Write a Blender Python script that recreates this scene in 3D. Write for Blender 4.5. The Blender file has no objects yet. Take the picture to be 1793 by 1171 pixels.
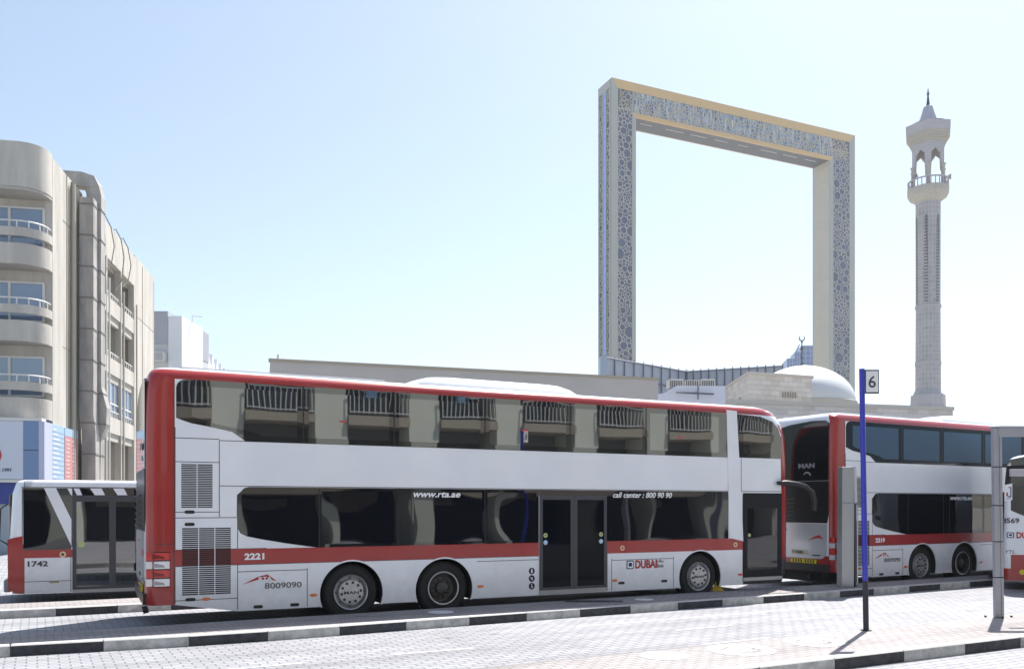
import bpy, bmesh, math, random
from mathutils import Vector, Matrix
random.seed(7)
R = math.radians
S = bpy.context.scene
COL = S.collection

# ------------------------------------------------------------------ camera
H = 1.95; F = 1500.0; PX = 896.5; HY = 886.0
cam_d = bpy.data.cameras.new('camera'); cam = bpy.data.objects.new('camera', cam_d); COL.objects.link(cam)
cam.location = (0, 0, H); cam.rotation_euler = (R(90), 0, 0)
cam_d.sensor_width = 36; cam_d.lens = 36*F/1793; cam_d.shift_y = (HY-585.5)/1793
cam_d.clip_start = .1; cam_d.clip_end = 5000
S.camera = cam
# ------------------------------------------------------------------ sky, sun, exposure
EL = 58.5; AZ = 30.5      # sun stands ahead of the camera, to the right
w = bpy.data.worlds.new('World'); S.world = w; w.use_nodes = True
nt = w.node_tree; bg = nt.nodes['Background']
sk = nt.nodes.new('ShaderNodeTexSky'); sk.sky_type = 'NISHITA'; sk.sun_disc = False
sk.sun_elevation = R(EL); sk.sun_rotation = R(AZ); sk.air_density = 1.0; sk.dust_density = 1.15; sk.ozone_density = 1.4; sk.altitude = 0
hs_ = nt.nodes.new('ShaderNodeHueSaturation'); hs_.inputs['Saturation'].default_value = .82; hs_.inputs['Hue'].default_value = .494; hs_.inputs['Value'].default_value = .93
nt.links.new(sk.outputs[0], hs_.inputs['Color']); nt.links.new(hs_.outputs[0], bg.inputs[0]); bg.inputs[1].default_value = .10
sd = bpy.data.lights.new('sun', 'SUN'); so = bpy.data.objects.new('sun', sd); COL.objects.link(so)
sd.energy = 4.4; sd.angle = R(.5); sd.color = (1, .965, .91)
sv = Vector((math.sin(R(AZ))*math.cos(R(EL)), math.cos(R(AZ))*math.cos(R(EL)), math.sin(R(EL))))
so.rotation_euler = sv.to_track_quat('Z', 'Y').to_euler(); so.location = (10, 20, 60)
S.view_settings.view_transform = 'Standard'; S.view_settings.look = 'None'; S.view_settings.gamma = 1
S.view_settings.exposure = 1.05
S.render.engine = 'CYCLES'
try: S.cycles.max_bounces = 8; S.cycles.glossy_bounces = 4; S.cycles.diffuse_bounces = 4
except Exception: pass

# ------------------------------------------------------------------ pixel helpers (photo measurements -> world metres)
def at(px, py, Y): return Vector(((px-PX)/F*Y, Y, H-(py-HY)/F*Y))
def gnd(px, py, z=0.0):
    Y = (H-z)*F/(py-HY); return Vector(((px-PX)/F*Y, Y, z))
class Plane:                     # vertical plane: start point, heading; pixel -> (distance along, height)
    def __init__(s, px, Y, rot):
        s.o = Vector(((px-PX)/F*Y, Y)); s.r = R(rot); s.u = Vector((math.cos(s.r), math.sin(s.r)))
    def __call__(s, px, py):
        t = (px-PX)/F
        k = (t*s.o.y-s.o.x)/(s.u.x-t*s.u.y)
        return (k, H-(py-HY)*(s.o.y+k*s.u.y)/F)

# ------------------------------------------------------------------ materials
MATS = {}
def mat(name, col, rough=.6, metal=0, ior=1.5, var=0.0, vscale=4.0, bump=0.0, bscale=20, coat=0, emit=None, wob=0, streak=None):
    if name in MATS: return MATS[name]
    m = bpy.data.materials.new(name); m.use_nodes = True; n = m.node_tree; b = n.nodes['Principled BSDF']
    b.inputs['Base Color'].default_value = (*col, 1); b.inputs['Roughness'].default_value = rough
    b.inputs['Metallic'].default_value = metal; b.inputs['IOR'].default_value = ior
    if coat: b.inputs['Coat Weight'].default_value = coat; b.inputs['Coat Roughness'].default_value = .06
    tc = n.nodes.new('ShaderNodeTexCoord')
    if var:
        no = n.nodes.new('ShaderNodeTexNoise'); no.inputs['Scale'].default_value = vscale; no.inputs['Detail'].default_value = 6
        no.inputs['Roughness'].default_value = .62
        mp = n.nodes.new('ShaderNodeMapRange'); mp.inputs[1].default_value = .28; mp.inputs[2].default_value = .72
        mp.inputs[3].default_value = 1-var; mp.inputs[4].default_value = 1+var*.45
        hs = n.nodes.new('ShaderNodeHueSaturation'); hs.inputs['Color'].default_value = (*col, 1)
        if streak:
            mq = n.nodes.new('ShaderNodeMapping'); mq.inputs['Scale'].default_value = streak
            n.links.new(tc.outputs['Object'], mq.inputs[0]); n.links.new(mq.outputs[0], no.inputs['Vector'])
        else: n.links.new(tc.outputs['Object'], no.inputs['Vector'])
        n.links.new(no.outputs[0], mp.inputs[0])
        n.links.new(mp.outputs[0], hs.inputs['Value']); n.links.new(hs.outputs[0], b.inputs['Base Color'])
    if bump or wob:
        nb = n.nodes.new('ShaderNodeTexNoise'); nb.inputs['Scale'].default_value = bscale; nb.inputs['Detail'].default_value = 4 if bump else 0
        bp = n.nodes.new('ShaderNodeBump'); bp.inputs['Strength'].default_value = 1; bp.inputs['Distance'].default_value = bump or wob
        n.links.new(tc.outputs['Object'], nb.inputs['Vector']); n.links.new(nb.outputs[0], bp.inputs['Height'])
        n.links.new(bp.outputs[0], b.inputs['Normal'])
    MATS[name] = m; return m
WHITE = mat('bus_white', (.82, .835, .885), .28, coat=.5, var=.05, vscale=1.3, wob=.004, bscale=1.6)
def road_dirt(m):      # dust film on the skirts, a real stain that stays put
    n = m.node_tree; L = n.links.new; b = n.nodes['Principled BSDF']; src = b.inputs['Base Color'].links[0].from_socket
    tc = [x for x in n.nodes if x.type == 'TEX_COORD'][0]; sx = n.nodes.new('ShaderNodeSeparateXYZ'); L(tc.outputs['Object'], sx.inputs[0])
    no = n.nodes.new('ShaderNodeTexNoise'); no.inputs['Scale'].default_value = 5; no.inputs['Detail'].default_value = 7; L(tc.outputs['Object'], no.inputs['Vector'])
    ad = n.nodes.new('ShaderNodeMath'); ad.operation = 'MULTIPLY_ADD'; ad.inputs[1].default_value = -.9; L(no.outputs[0], ad.inputs[0]); L(sx.outputs[2], ad.inputs[2])
    r = n.nodes.new('ShaderNodeMapRange'); r.inputs[1].default_value = -.2; r.inputs[2].default_value = .45; r.inputs[3].default_value = .28; r.inputs[4].default_value = 0; L(ad.outputs[0], r.inputs[0])
    mx = n.nodes.new('ShaderNodeMix'); mx.data_type = 'RGBA'; L(r.outputs[0], mx.inputs[0]); L(src, mx.inputs[6]); mx.inputs[7].default_value = (.33, .30, .26, 1); L(mx.outputs[2], b.inputs['Base Color'])
road_dirt(WHITE)
RED = mat('bus_red', (.36, .016, .014), .28, coat=.6, var=.10, vscale=2, wob=.003, bscale=2)
DRED = mat('grille_red', (.20, .010, .010), .5)
BLACK = mat('black_plastic', (.012, .012, .014), .45)
SEAM = mat('panel_gap', (.05, .05, .055), .6)
GLASS = mat('tinted_glass', (.010, .011, .014), .015, ior=2.1, wob=.0014, bscale=1.9)
GLASS2 = mat('tinted_glass_pane', (.014, .017, .02), .015, ior=2.6, wob=.0014, bscale=1.5)
GLASSL = mat('tinted_glass_lower', (.006, .007, .011), .02, ior=1.75, wob=.006, bscale=1.4)
GLASSD = mat('door_glass_dark', (.003, .004, .008), .03, ior=1.22, wob=.004, bscale=1.5)
DFRAME = mat('door_frame_grey', (.055, .057, .068), .35)
TYRE = mat('tyre_rubber', (.016, .016, .017), .75, var=.25, vscale=9, bump=.002, bscale=40)
RIM = mat('wheel_silver', (.50, .50, .52), .35, .6, var=.2, vscale=12)
RIMD = mat('wheel_dirty_steel', (.09, .085, .08), .5, .5, var=.4, vscale=14)
BOLT = mat('bolt_dark', (.03, .03, .035), .5)
UNDER = mat('underbody', (.02, .02, .02), .8)
ORANGE = mat('amber_lens', (.65, .13, .01), .2, coat=.5)
LRED = mat('red_lens', (.62, .015, .01), .12, coat=.8)
LWHT = mat('clear_lens', (.75, .75, .78), .12, .3, coat=.8)
TXTW = mat('white_lettering', (.86, .86, .88), .5)
TXTD = mat('dark_lettering', (.05, .04, .05), .5)
TXTR = mat('red_lettering', (.42, .025, .02), .5)
TXTB = mat('blue_lettering', (.02, .03, .12), .5)
GREENS = mat('green_sticker', (.42, .52, .22), .5)
BLUES = mat('blue_sticker', (.42, .58, .80), .5)
YEL = mat('yellow_marking', (.75, .62, .02), .5)
SILV = mat('silver_panel', (.50, .52, .55), .3, .3, coat=.4, wob=.01, bscale=2)
ALU = mat('brushed_aluminium', (.40, .41, .43), .38, .75, var=.08, vscale=5)
ALUP = mat('shelter_grey_paint', (.36, .36, .40), .42, .3, var=.06, vscale=6)

# ------------------------------------------------------------------ mesh builder
def tag(o, label=None, cat=None, group=None, kind=None):
    if label: o['label'] = label
    if cat: o['category'] = cat
    if group: o['group'] = group
    if kind: o['kind'] = kind
    return o
def thing(name, loc, rz, label, cat, group=None):
    o = bpy.data.objects.new(name, None); COL.objects.link(o); o.location = loc; o.rotation_euler = (0, 0, rz)
    o.empty_display_size = .3
    return tag(o, label, cat, group)
class MB:
    def __init__(s): s.v = []; s.f = []; s.m = []; s.ms = []; s.gs = []
    def mi(s, m):
        if m not in s.ms: s.ms.append(m)
        return s.ms.index(m)
    def add(s, vs, fs, m):
        s.gs.append((len(s.v), len(vs), len(s.f), len(fs)))
        o = len(s.v); s.v += [tuple(v) for v in vs]; i = s.mi(m)
        for f in fs: s.f.append([o+k for k in f]); s.m.append(i)
        return s
    def box(s, a, b, m):
        x0, y0, z0 = [min(p, q) for p, q in zip(a, b)]; x1, y1, z1 = [max(p, q) for p, q in zip(a, b)]
        return s.add([(x0,y0,z0),(x1,y0,z0),(x1,y1,z0),(x0,y1,z0),(x0,y0,z1),(x1,y0,z1),(x1,y1,z1),(x0,y1,z1)],
              [(0,3,2,1),(4,5,6,7),(0,1,5,4),(1,2,6,5),(2,3,7,6),(3,0,4,7)], m)
    def prism(s, pts, f0, f1, m):         # pts 2D; f0/f1 map (a,b)->3D for both caps
        n = len(pts); A = [f0(*p) for p in pts]; B = [f1(*p) for p in pts]
        return s.add(A+B, [list(range(n))[::-1], list(range(n, 2*n))]+[(i, (i+1) % n, n+(i+1) % n, n+i) for i in range(n)], m)
    def tube(s, path, r, m, seg=8, caps=True, rs=None):
        path = [Vector(p) for p in path]; vs = []; n = len(path); up = None
        for i, p in enumerate(path):
            d = (path[min(i+1, n-1)]-path[max(i-1, 0)]).normalized()
            if up is None: up = Vector((0, 0, 1)) if abs(d.z) < .9 else Vector((1, 0, 0))
            a = d.cross(up).normalized(); b = a.cross(d).normalized(); up = b
            rr = rs[i] if rs else r
            for k in range(seg):
                t = 2*math.pi*k/seg; vs.append(p+a*math.cos(t)*rr+b*math.sin(t)*rr)
        fs = [(i*seg+k, i*seg+(k+1) % seg, (i+1)*seg+(k+1) % seg, (i+1)*seg+k) for i in range(n-1) for k in range(seg)]
        if caps: fs += [list(range(seg))[::-1], [(n-1)*seg+k for k in range(seg)]]
        return s.add(vs, fs, m)
    def lathe(s, prof, m, seg=32, f=lambda r, h, a: (r*math.cos(a), r*math.sin(a), h), close=False, ph=0):
        vs = []; n = len(prof)
        for (r, h) in prof:
            for k in range(seg): vs.append(f(r, h, 2*math.pi*k/seg+ph))
        fs = [(i*seg+k, i*seg+(k+1) % seg, (i+1)*seg+(k+1) % seg, (i+1)*seg+k) for i in range(n-1) for k in range(seg)]
        if close: fs += [list(range(seg))[::-1], [(n-1)*seg+k for k in range(seg)]]
        return s.add(vs, fs, m)
    def pieces(s, name, parent=None, **k):     # every added shape becomes a part of its own
        r = []
        for v0, nv, f0, nf in s.gs:
            q = MB(); q.add(s.v[v0:v0+nv], [[i-v0 for i in f] for f in s.f[f0:f0+nf]], s.ms[s.m[f0]]); r.append(q.build(name, parent, **k))
        return r
    def build(s, name, parent=None, smooth=False, bevel=0, fix=True):
        me = bpy.data.meshes.new(name); me.from_pydata(s.v, [], s.f)
        for m in s.ms: me.materials.append(m)
        me.polygons.foreach_set('material_index', s.m)
        if fix:
            bm = bmesh.new(); bm.from_mesh(me); bmesh.ops.recalc_face_normals(bm, faces=bm.faces[:]); bm.to_mesh(me); bm.free()
        o = bpy.data.objects.new(name, me); COL.objects.link(o)
        if parent: o.parent = parent
        if smooth:
            me.shade_smooth() if hasattr(me, 'shade_smooth') else None
            try: me.set_sharp_from_angle(angle=R(38))
            except Exception: pass
        if bevel:
            b = o.modifiers.new('bevel', 'BEVEL'); b.width = bevel; b.segments = 2; b.limit_method = 'ANGLE'
        return o
def text(s, size, M, m, name, parent, shear=0, depth=.002, sx=1, bold=0, align='LEFT'):
    c = bpy.data.curves.new(name, 'FONT'); c.body = s; c.size = size; c.shear = shear; c.extrude = depth; c.offset = bold
    c.align_x = align; c.resolution_u = 3
    o = bpy.data.objects.new('tmp', c); COL.objects.link(o)
    dg = bpy.context.evaluated_depsgraph_get()
    me = bpy.data.meshes.new_from_object(o.evaluated_get(dg)); bpy.data.objects.remove(o)
    for v in me.vertices: v.co.x *= sx
    me.transform(M); me.materials.clear(); me.materials.append(m); me.name = name
    for p in me.polygons: p.material_index = 0
    r = bpy.data.objects.new(name, me); COL.objects.link(r)
    if parent: r.parent = parent
    return r
def front(x, y, z): return Matrix.Translation((x, y, z)) @ Matrix.Rotation(R(90), 4, 'X')     # faces -y
def arc(cx, cz, r, a0, a1, n=6): return [(cx+r*math.cos(R(a0+(a1-a0)*i/n)), cz+r*math.sin(R(a0+(a1-a0)*i/n))) for i in range(n+1)]

# ------------------------------------------------------------------ double decker bus
B1 = Plane(306, 13.32, 26.565)
W = 2.5
def bus_body(rings, m_of, arches, name, parent, L_corner, zb):
    """rings: list of (z, rear x, front x, side inset); plan contour is a rounded rectangle"""
    vs = []; NC = 6; ring_n = None
    xs_side = L_corner
    for ri, (z, xr, xf, ins, rr, rf) in enumerate(rings):
        pts = []
        y0 = ins; y1 = W-ins
        for i in range(NC+1):   # rear right corner
            a = R(180+90*i/NC); pts.append((xr+rr+rr*math.cos(a), y0+rr+rr*math.sin(a)))
        for x in xs_side: pts.append((x, y0))
        for i in range(NC+1):
            a = R(270+90*i/NC); pts.append((xf-rf+rf*math.cos(a), y0+rf+rf*math.sin(a)))
        for i in range(NC+1):
            a = R(0+90*i/NC); pts.append((xf-rf+rf*math.cos(a), y1-rf+rf*math.sin(a)))
        for x in xs_side[::-1]: pts.append((x, y1))
        for i in range(NC+1):
            a = R(90+90*i/NC); pts.append((xr+rr+rr*math.cos(a), y1-rr+rr*math.sin(a)))
        ring_n = len(pts)
        for (x, y) in pts: vs.append((x, y, (zb(x) if ri == 0 else z)))
    n = ring_n; fs = []; nr = len(rings)
    for r in range(nr-1):
        for k in range(n): fs.append((r*n+k, r*n+(k+1) % n, (r+1)*n+(k+1) % n, (r+1)*n+k))
    fs.append(list(range(n))[::-1]); fs.append([(nr-1)*n+k for k in range(n)])
    me = bpy.data.meshes.new(name); me.from_pydata(vs, [], fs)
    ms = [WHITE, RED, BLACK, UNDER, DFRAME, SILV]
    for m in ms: me.materials.append(m)
    bm = bmesh.new(); bm.from_mesh(me); bmesh.ops.recalc_face_normals(bm, faces=bm.faces[:])
    bmesh.ops.triangulate(bm, faces=[f for f in bm.faces if len(f.verts) > 4])
    bm.normal_update()
    for f in bm.faces: f.material_index = ms.index(m_of(f.calc_center_median(), f.normal)); f.smooth = True
    bm.to_mesh(me); bm.free()
    ob = bpy.data.objects.new(name, me); COL.objects.link(ob)
    cm = MB()
    for (x, z, r) in arches:
        for (ya, yb) in ((-.2, .75), (W-.75, W+.2)):
            cm.lathe([(r, ya), (r, yb)], UNDER, 40, lambda rr, h, a, x=x, z=z: (x+rr*math.cos(a), h, z+rr*math.sin(a)), close=True)
    cm.ms = [WHITE, RED, BLACK, UNDER]; cm.m = [3]*len(cm.m)
    co = cm.build('cut'); md = ob.modifiers.new('b', 'BOOLEAN'); md.object = co; md.operation = 'DIFFERENCE'; md.solver = 'EXACT'
    dg = bpy.context.evaluated_depsgraph_get(); dg.update()
    me2 = bpy.data.meshes.new_from_object(ob.evaluated_get(dg)); ob.modifiers.clear(); ob.data = me2
    bpy.data.objects.remove(co)
    try: me2.set_sharp_from_angle(angle=R(32))
    except Exception: pass
    ob.parent = parent; me2.name = name
    return ob

def wheel(parent, x, z, yo, sgn, style, rad=.485):
    """sgn -1: outer face looks to -y"""
    f = lambda r, h, a: (r*math.cos(a), sgn*-h*-1*1.0 if False else h*(-sgn), r*math.sin(a))
    prof = [(.285, .02), (.30, .0), (.37, -.012), (.43, -.01), (rad-.02, .02), (rad, .055), (rad, .24), (rad-.02, .275), (.40, .29), (.285, .28)]
    g = MB(); g.lathe(prof, TYRE, 48, f)
    for rr in (.345, .405): g.lathe([(rr-.006, -.010), (rr, -.018), (rr+.006, -.010)], TYRE, 48, f)
    g.lathe([(rad+.001, .10), (rad+.001, .112)], BLACK, 48, f); g.lathe([(rad+.001, .18), (rad+.001, .192)], BLACK, 48, f)
    t = g.build('wheel', parent, smooth=True); t.location = (x, yo, z)
    q = MB()
    if style == 'cap':
        q.lathe([(.30, -.008), (.295, -.02), (.28, -.012), (.27, .02), (.25, .075), (.235, .075), (.225, .015), (.21, -.028), (.07, -.034), (.0, -.034)], RIM, 40, f)
        for k in range(10):
            a = 2*math.pi*k/10+.15; cx, cz = .168*math.cos(a), .168*math.sin(a)
            q.lathe([(.0, -.055), (.016, -.055), (.019, -.03)], BOLT, 8, lambda r, h, b, cx=cx, cz=cz: (cx+r*math.cos(b), h*(-sgn), cz+r*math.sin(b)))
            q.lathe([(.026, -.0345), (.0, -.0345)], RIMD, 8, lambda r, h, b, cx=cx, cz=cz: (cx+r*math.cos(b), h*(-sgn), cz+r*math.sin(b)))
        for k in range(8):
            a = 2*math.pi*k/8; cx, cz = .243*math.cos(a), .243*math.sin(a)
            q.lathe([(.02, .072), (.0, .072)], BLACK, 8, lambda r, h, b, cx=cx, cz=cz: (cx+r*math.cos(b), h*(-sgn), cz+r*math.sin(b)))
        r_ = q.build('rim', t, smooth=True)
        M = Matrix.Translation((0, .037*sgn, -.03)) @ (Matrix.Rotation(R(90), 4, 'X') if sgn < 0 else Matrix.Rotation(R(180), 4, 'Z') @ Matrix.Rotation(R(90), 4, 'X'))
        text('MAN', .075, M, TXTD, 'hub_lettering', t, sx=1.6, bold=.002, align='CENTER', depth=.001)
    else:
        q.lathe([(.30, -.008), (.295, -.022), (.275, -.018), (.262, .03), (.25, .13), (.215, .14), (.20, .11), (.12, .10), (.112, .03), (.09, .01), (.0, .0)], RIMD, 40, f)
        q.lathe([(.301, -.010), (.296, -.026), (.276, -.021)], RIM, 40, f)
        for k in range(10):
            a = 2*math.pi*k/10; cx, cz = .155*math.cos(a), .155*math.sin(a)
            q.lathe([(.0, .06), (.017, .06), (.02, .106)], BOLT, 8, lambda r, h, b, cx=cx, cz=cz: (cx+r*math.cos(b), h*(-sgn), cz+r*math.sin(b)))
        r_ = q.build('rim', t, smooth=True)
    return t

class Side:             # draws features on a vehicle side; side -1 = right side (y=0), +1 = left side (y=W)
    def __init__(s, parent, sgn, width=W): s.p = parent; s.s = sgn; s.w = width
    def y(s, off): return -off if s.s < 0 else s.w+off
    def poly(s, mb, pts, o0, o1, m):
        return mb.prism(pts, lambda a, b: (a, s.y(o0), b), lambda a, b: (a, s.y(o1), b), m)
    def part(s, name, pts, m, o=.004, o0=-.012, bevel=0):
        g = MB(); s.poly(g, pts, o0, o, m); return g.build(name, s.p, bevel=bevel)
    def rect(s, name, x0, z0, x1, z1, m, o=.004, o0=-.012): return s.part(name, [(x0, z0), (x1, z0), (x1, z1), (x0, z1)], m, o, o0)
    def seam(s, mb, x0, z0, x1, z1, m=None, w=.0055):
        dx, dz = x1-x0, z1-z0; l = math.hypot(dx, dz); nx, nz = -dz/l*w, dx/l*w
        s.poly(mb, [(x0-nx, z0-nz), (x1-nx, z1-nz), (x1+nx, z1+nz), (x0+nx, z0+nz)], -.01, .0025, m or SEAM)
    def text(s, t, size, x, z, m, name, **k):
        if s.s < 0: M = front(x, s.y(k.pop('o', .008)), z)
        else: M = Matrix.Translation((x, s.y(k.pop('o', .008)), z)) @ Matrix.Rotation(R(180), 4, 'Z') @ Matrix.Rotation(R(90), 4, 'X')
        return text(t, size, M, m, name, s.p, depth=.0015, **k)
def rr(x0, z0, x1, z1, r, n=4):
    return arc(x0+r, z0+r, r, 180, 270, n)+arc(x1-r, z0+r, r, 270, 360, n)+arc(x1-r, z1-r, r, 0, 90, n)+arc(x0+r, z1-r, r, 90, 180, n)

def grille(side, x0, z0, x1, z1, n, cols, zr=None):
    g = MB(); side.poly(g, [(x0, z0), (x1, z0), (x1, z1), (x0, z1)], -.01, .003, BLACK)
    h = (z1-z0)/n
    for i in range(n+1):
        z = z0+i*h; m = DRED if zr and zr[0] < z < zr[1] else WHITE
        side.poly(g, [(x0, z-h*.14), (x1, z-h*.14), (x1, z+h*.14), (x0, z+h*.14)], -.01, .009+.0002*(i % 2), m)
    for c in range(1, cols):
        x = x0+(x1-x0)*c/cols
        side.poly(g, [(x-.006, z0), (x+.006, z0), (x+.006, z1), (x-.006, z1)], -.01, .0105, WHITE)
    g.build('grille', side.p)

def double_decker(num, loc, rz, label, G2=None):
    G2 = G2 or GLASS2
    t = thing('double_decker_bus', loc, rz, label, 'bus', 'double decker buses')
    P = lambda *a: [B1(x, y) for x, y in a]
    # body shell ------------------------------------------------
    def zb(x): return .42 if x < 0 else (.42-.15*min(1, x/.95) if x < .95 else .27)
    rings = [(.3, -.40, 12.72, 0, .16, .35), (.45, -.42, 12.80, 0, .16, .35), (.80, -.42, 12.85, 0, .16, .35), (1.55, -.42, 12.86, 0, .16, .35),
             (2.2, -.42, 12.86, 0, .16, .35), (3.0, -.42, 12.85, 0, .16, .36), (3.5, -.41, 12.84, 0, .16, .42), (3.75, -.40, 12.81, 0, .16, .55), (3.93, -.38, 12.76, .0, .17, .70)]
    for i in range(1, 8):
        a = R(90*i/7); c = 1-math.cos(a)
        rings.append((3.93+.20*math.sin(a), -.38+.20*c, 12.76-.42*c, .22*c, .19+.05*c, .80))
    rings.append((4.165, .35, 11.6, .7, .3, .42))
    def m_of(c, n):
        if n.z < -.8 and c.z < .6: return UNDER
        if c.z > 3.93:
            if c.z < 4.09 and not (c.x > 12.15 and (abs(n.y) < .75 and c.z > 3.97)) and not (c.x < -.1 and abs(n.y) < .15): return RED
            return WHITE
        if c.x < 0.001:
            if abs(n.y) > .28: return RED
            return RED if c.z < .8 else WHITE
        if c.x > 12.5 and abs(n.x) < .96:
            return RED if c.z > .8 else DFRAME
        if c.x > 12.7: return BLACK if c.z > 1.4 else WHITE
        return WHITE
    xs = [0.0, .95, 2.0, 4.0, 6.0, 8.0, 10.0, 11.5]
    wx = (2.815, 4.51, 10.26)
    bus_body(rings, m_of, [(x, .47, .56) for x in wx], 'body', t, xs, zb)
    for x, st in zip(wx, ('cap', 'dish', 'cap')):
        wheel(t, x, .485, .065, -1, st); wheel(t, x, .485, W-.065, 1, st)
    # arch lips
    for sg in (-1, 1):
        sd_ = Side(t, sg)
        for x in wx:
            g = MB(); a0, a1 = -22, 202
            o = arc(x, .47, .572, a0, a1, 28); i_ = arc(x, .47, .548, a1, a0, 28)
            for k in range(28):
                q = [o[k], o[k+1], i_[27-k], i_[28-k]]
                sd_.poly(g, q, -.02, .006, WHITE if k % 28 else WHITE)
            g.build('wheel_arch_lip', t)
    for sg in (-1, 1):
        s = Side(t, sg)
        near = sg < 0
        # upper window band
        tl = B1(306, 660); z_top = 3.935
        swoop = P((406.6, 755.7), (385, 751), (360, 745.5), (336, 741), (318, 735), (308, 730.5))
        band = swoop+[(.02, 3.36)]+[(.02, 3.78)]+arc(.16, 3.79, .14, 180, 90, 5)+[(.3, z_top), (3, z_top), (6, z_top), (9, z_top), (11.2, z_top-.01), (11.9, 3.90), (12.25, 3.80), (12.42, 3.66), (12.50, 3.45)]
        zl = B1(1368, 795)[1]; zbot = 2.995
        band += [(12.50, zbot), (6, zbot), (B1(430, 758)[0], zbot)]
        s.part('upper_window_band', band, GLASS if num == '2221' else mat('painted_sky_band', (.012, .018, .03), .05, ior=1.2), .004)  # on the other bus the blue sky reflection is put into the colour
        divs = [B1(x, 700)[0] for x in (531, 690, 849, 998, 1131, 1264)]
        lo, hi = zbot+.09, z_top-.10
        g0 = divs[0]
        s.part('upper_window', [(.25, 3.36), (.62, 3.25), (1.2, lo+.06), (1.35, lo), (divs[0]-.10, lo), (divs[0]-.10, hi), (.25, hi)], G2, .0065)
        for a, b in zip(divs[:-1], divs[1:]): s.part('upper_window', rr(a+.09, lo, b-.09, hi, .02, 2), G2, .0065)
        s.part('upper_window', [(11.42, lo), (12.02, lo)]+arc(12.10, lo+.13, .1, 270, 360, 4)+[(12.18, 3.58), (12.12, 3.70), (11.9, 3.80), (11.42, 3.84)], G2, .0065)
        g = MB()
        for d in divs[:-1]: s.seam(g, d, zbot, d, z_top, BLACK, .009)
        for e in g.pieces('window_seal', t):
            for v in e.data.vertices: v.co.y += .006*sg
        # white slanted pillar
        s.part('pillar', P((1272, 717.5), (1289.5, 719.5), (1297, 858), (1301, 947), (1277, 941), (1275, 858)), WHITE, .011)
        # red stripe
        zs0, zs1 = 1.02, 1.265
        door = (B1(943.5, 900)[0], B1(1062.5, 900)[0]); fd = (B1(1301, 900)[0], B1(1368.5, 900)[0])
        ga, gb = B1(319, 980)[0], B1(404, 980)[0]
        if near: segs = [(0, ga), (gb, door[0]), (door[1], fd[0])]
        else: segs = [(0, ga), (gb, 12.3)]
        for a, b in segs: s.rect('red_stripe', a, zs0, b, zs1, RED, .0035)
        # lower window band
        xe = B1(1275, 900)[0]; lt = 2.262; lb = zs1
        sw = P((555, 958), (500, 950.5), (460, 944), (432, 938.5), (421, 933), (416, 924))
        low = sw+P((414.5, 900), (415, 866))+[(B1(418, 850)[0]+.02, lt-.09), (B1(424, 850)[0]+.03, lt-.02), (B1(436, 850)[0], lt)]
        if near:
            s.part('lower_window_band', [(door[0]-.004, lb)]+sw[:0]+low+[(door[0]-.004, lt)], GLASSL, .004)
            s.rect('lower_window_band', door[1], lb, xe, lt, GLASSL)
            s.rect('door_header', door[0], 2.155, door[1], lt, GLASSL, .005)
        else:
            s.part('lower_window_band', [(xe, lb)]+low+[(xe, lt)], GLASSL, .004)
        ld = [B1(x, 900)[0] for x in ((559, 697, 720, 849) if near else (559, 697, 849, 1062))]
        g = MB()
        for d in ld: s.poly(g, [(d-.008, lb), (d+.008, lb), (d+.008, lt), (d-.008, lt)], .0, .0075, BLACK)
        g.pieces('window_seal', t)
        g = MB()
        ws = [.98+.2]+ld+[door[0] if near else xe]
        prev = None
        cuts = [(B1(440,900)[0], B1(482, 900)[0]), (B1(490,900)[0], ld[0]-.04), (ld[0]+.04, ld[1]-.05), (ld[2]+.05, ld[3]-.06), (ld[3]+.05, door[0]-.06)]
        for a, b in cuts[2:]: s.part('lower_window', rr(a, lb+.05, b, lt-.06, .02, 2), mat('lower_pane', (.004, .005, .010), .02, ior=1.95, wob=.012, bscale=1.1), .0062)
        # doors
        if near:
            z0 = .36
            g = MB(); m = DFRAME; th = .02
            dx0, dx1 = door[0]+.01, door[1]-.01; mid = (dx0+dx1)/2; dt = 2.16
            s.poly(g, [(dx0, z0), (dx0+.065, z0), (dx0+.065, dt), (dx0, dt)], -.01, th, m)
            s.poly(g, [(dx1-.065, z0), (dx1, z0), (dx1, dt), (dx1-.065, dt)], -.01, th, m)
            s.poly(g, [(mid-.075, z0), (mid+.075, z0), (mid+.075, dt), (mid-.075, dt)], -.01, th+.001, m)
            s.poly(g, [(dx0+.065, dt-.085), (mid-.075, dt-.085), (mid-.075, dt), (dx0+.065, dt)], -.01, th-.002, m)
            s.poly(g, [(mid+.075, dt-.085), (dx1-.065, dt-.085), (dx1-.065, dt), (mid+.075, dt)], -.01, th-.002, m)
            s.poly(g, [(dx0+.065, z0), (mid-.075, z0), (mid-.075, z0+.05), (dx0+.065, z0+.05)], -.01, th-.002, m)
            s.poly(g, [(mid+.075, z0), (dx1-.065, z0), (dx1-.065, z0+.05), (mid+.075, z0+.05)], -.01, th-.002, m)
            s.poly(g, [(mid-.004, z0), (mid+.004, z0), (mid+.004, dt), (mid-.004, dt)], -.01, th+.003, BLACK)
            d = g.build('door', t)
            for a, b in ((dx0+.06, mid-.07), (mid+.07, dx1-.06)):
                g = MB(); s.poly(g, [(a, z0+.04), (b, z0+.04), (b, dt-.08), (a, dt-.08)], -.01, .008, GLASSD); g.build('door_glass', d)
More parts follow.
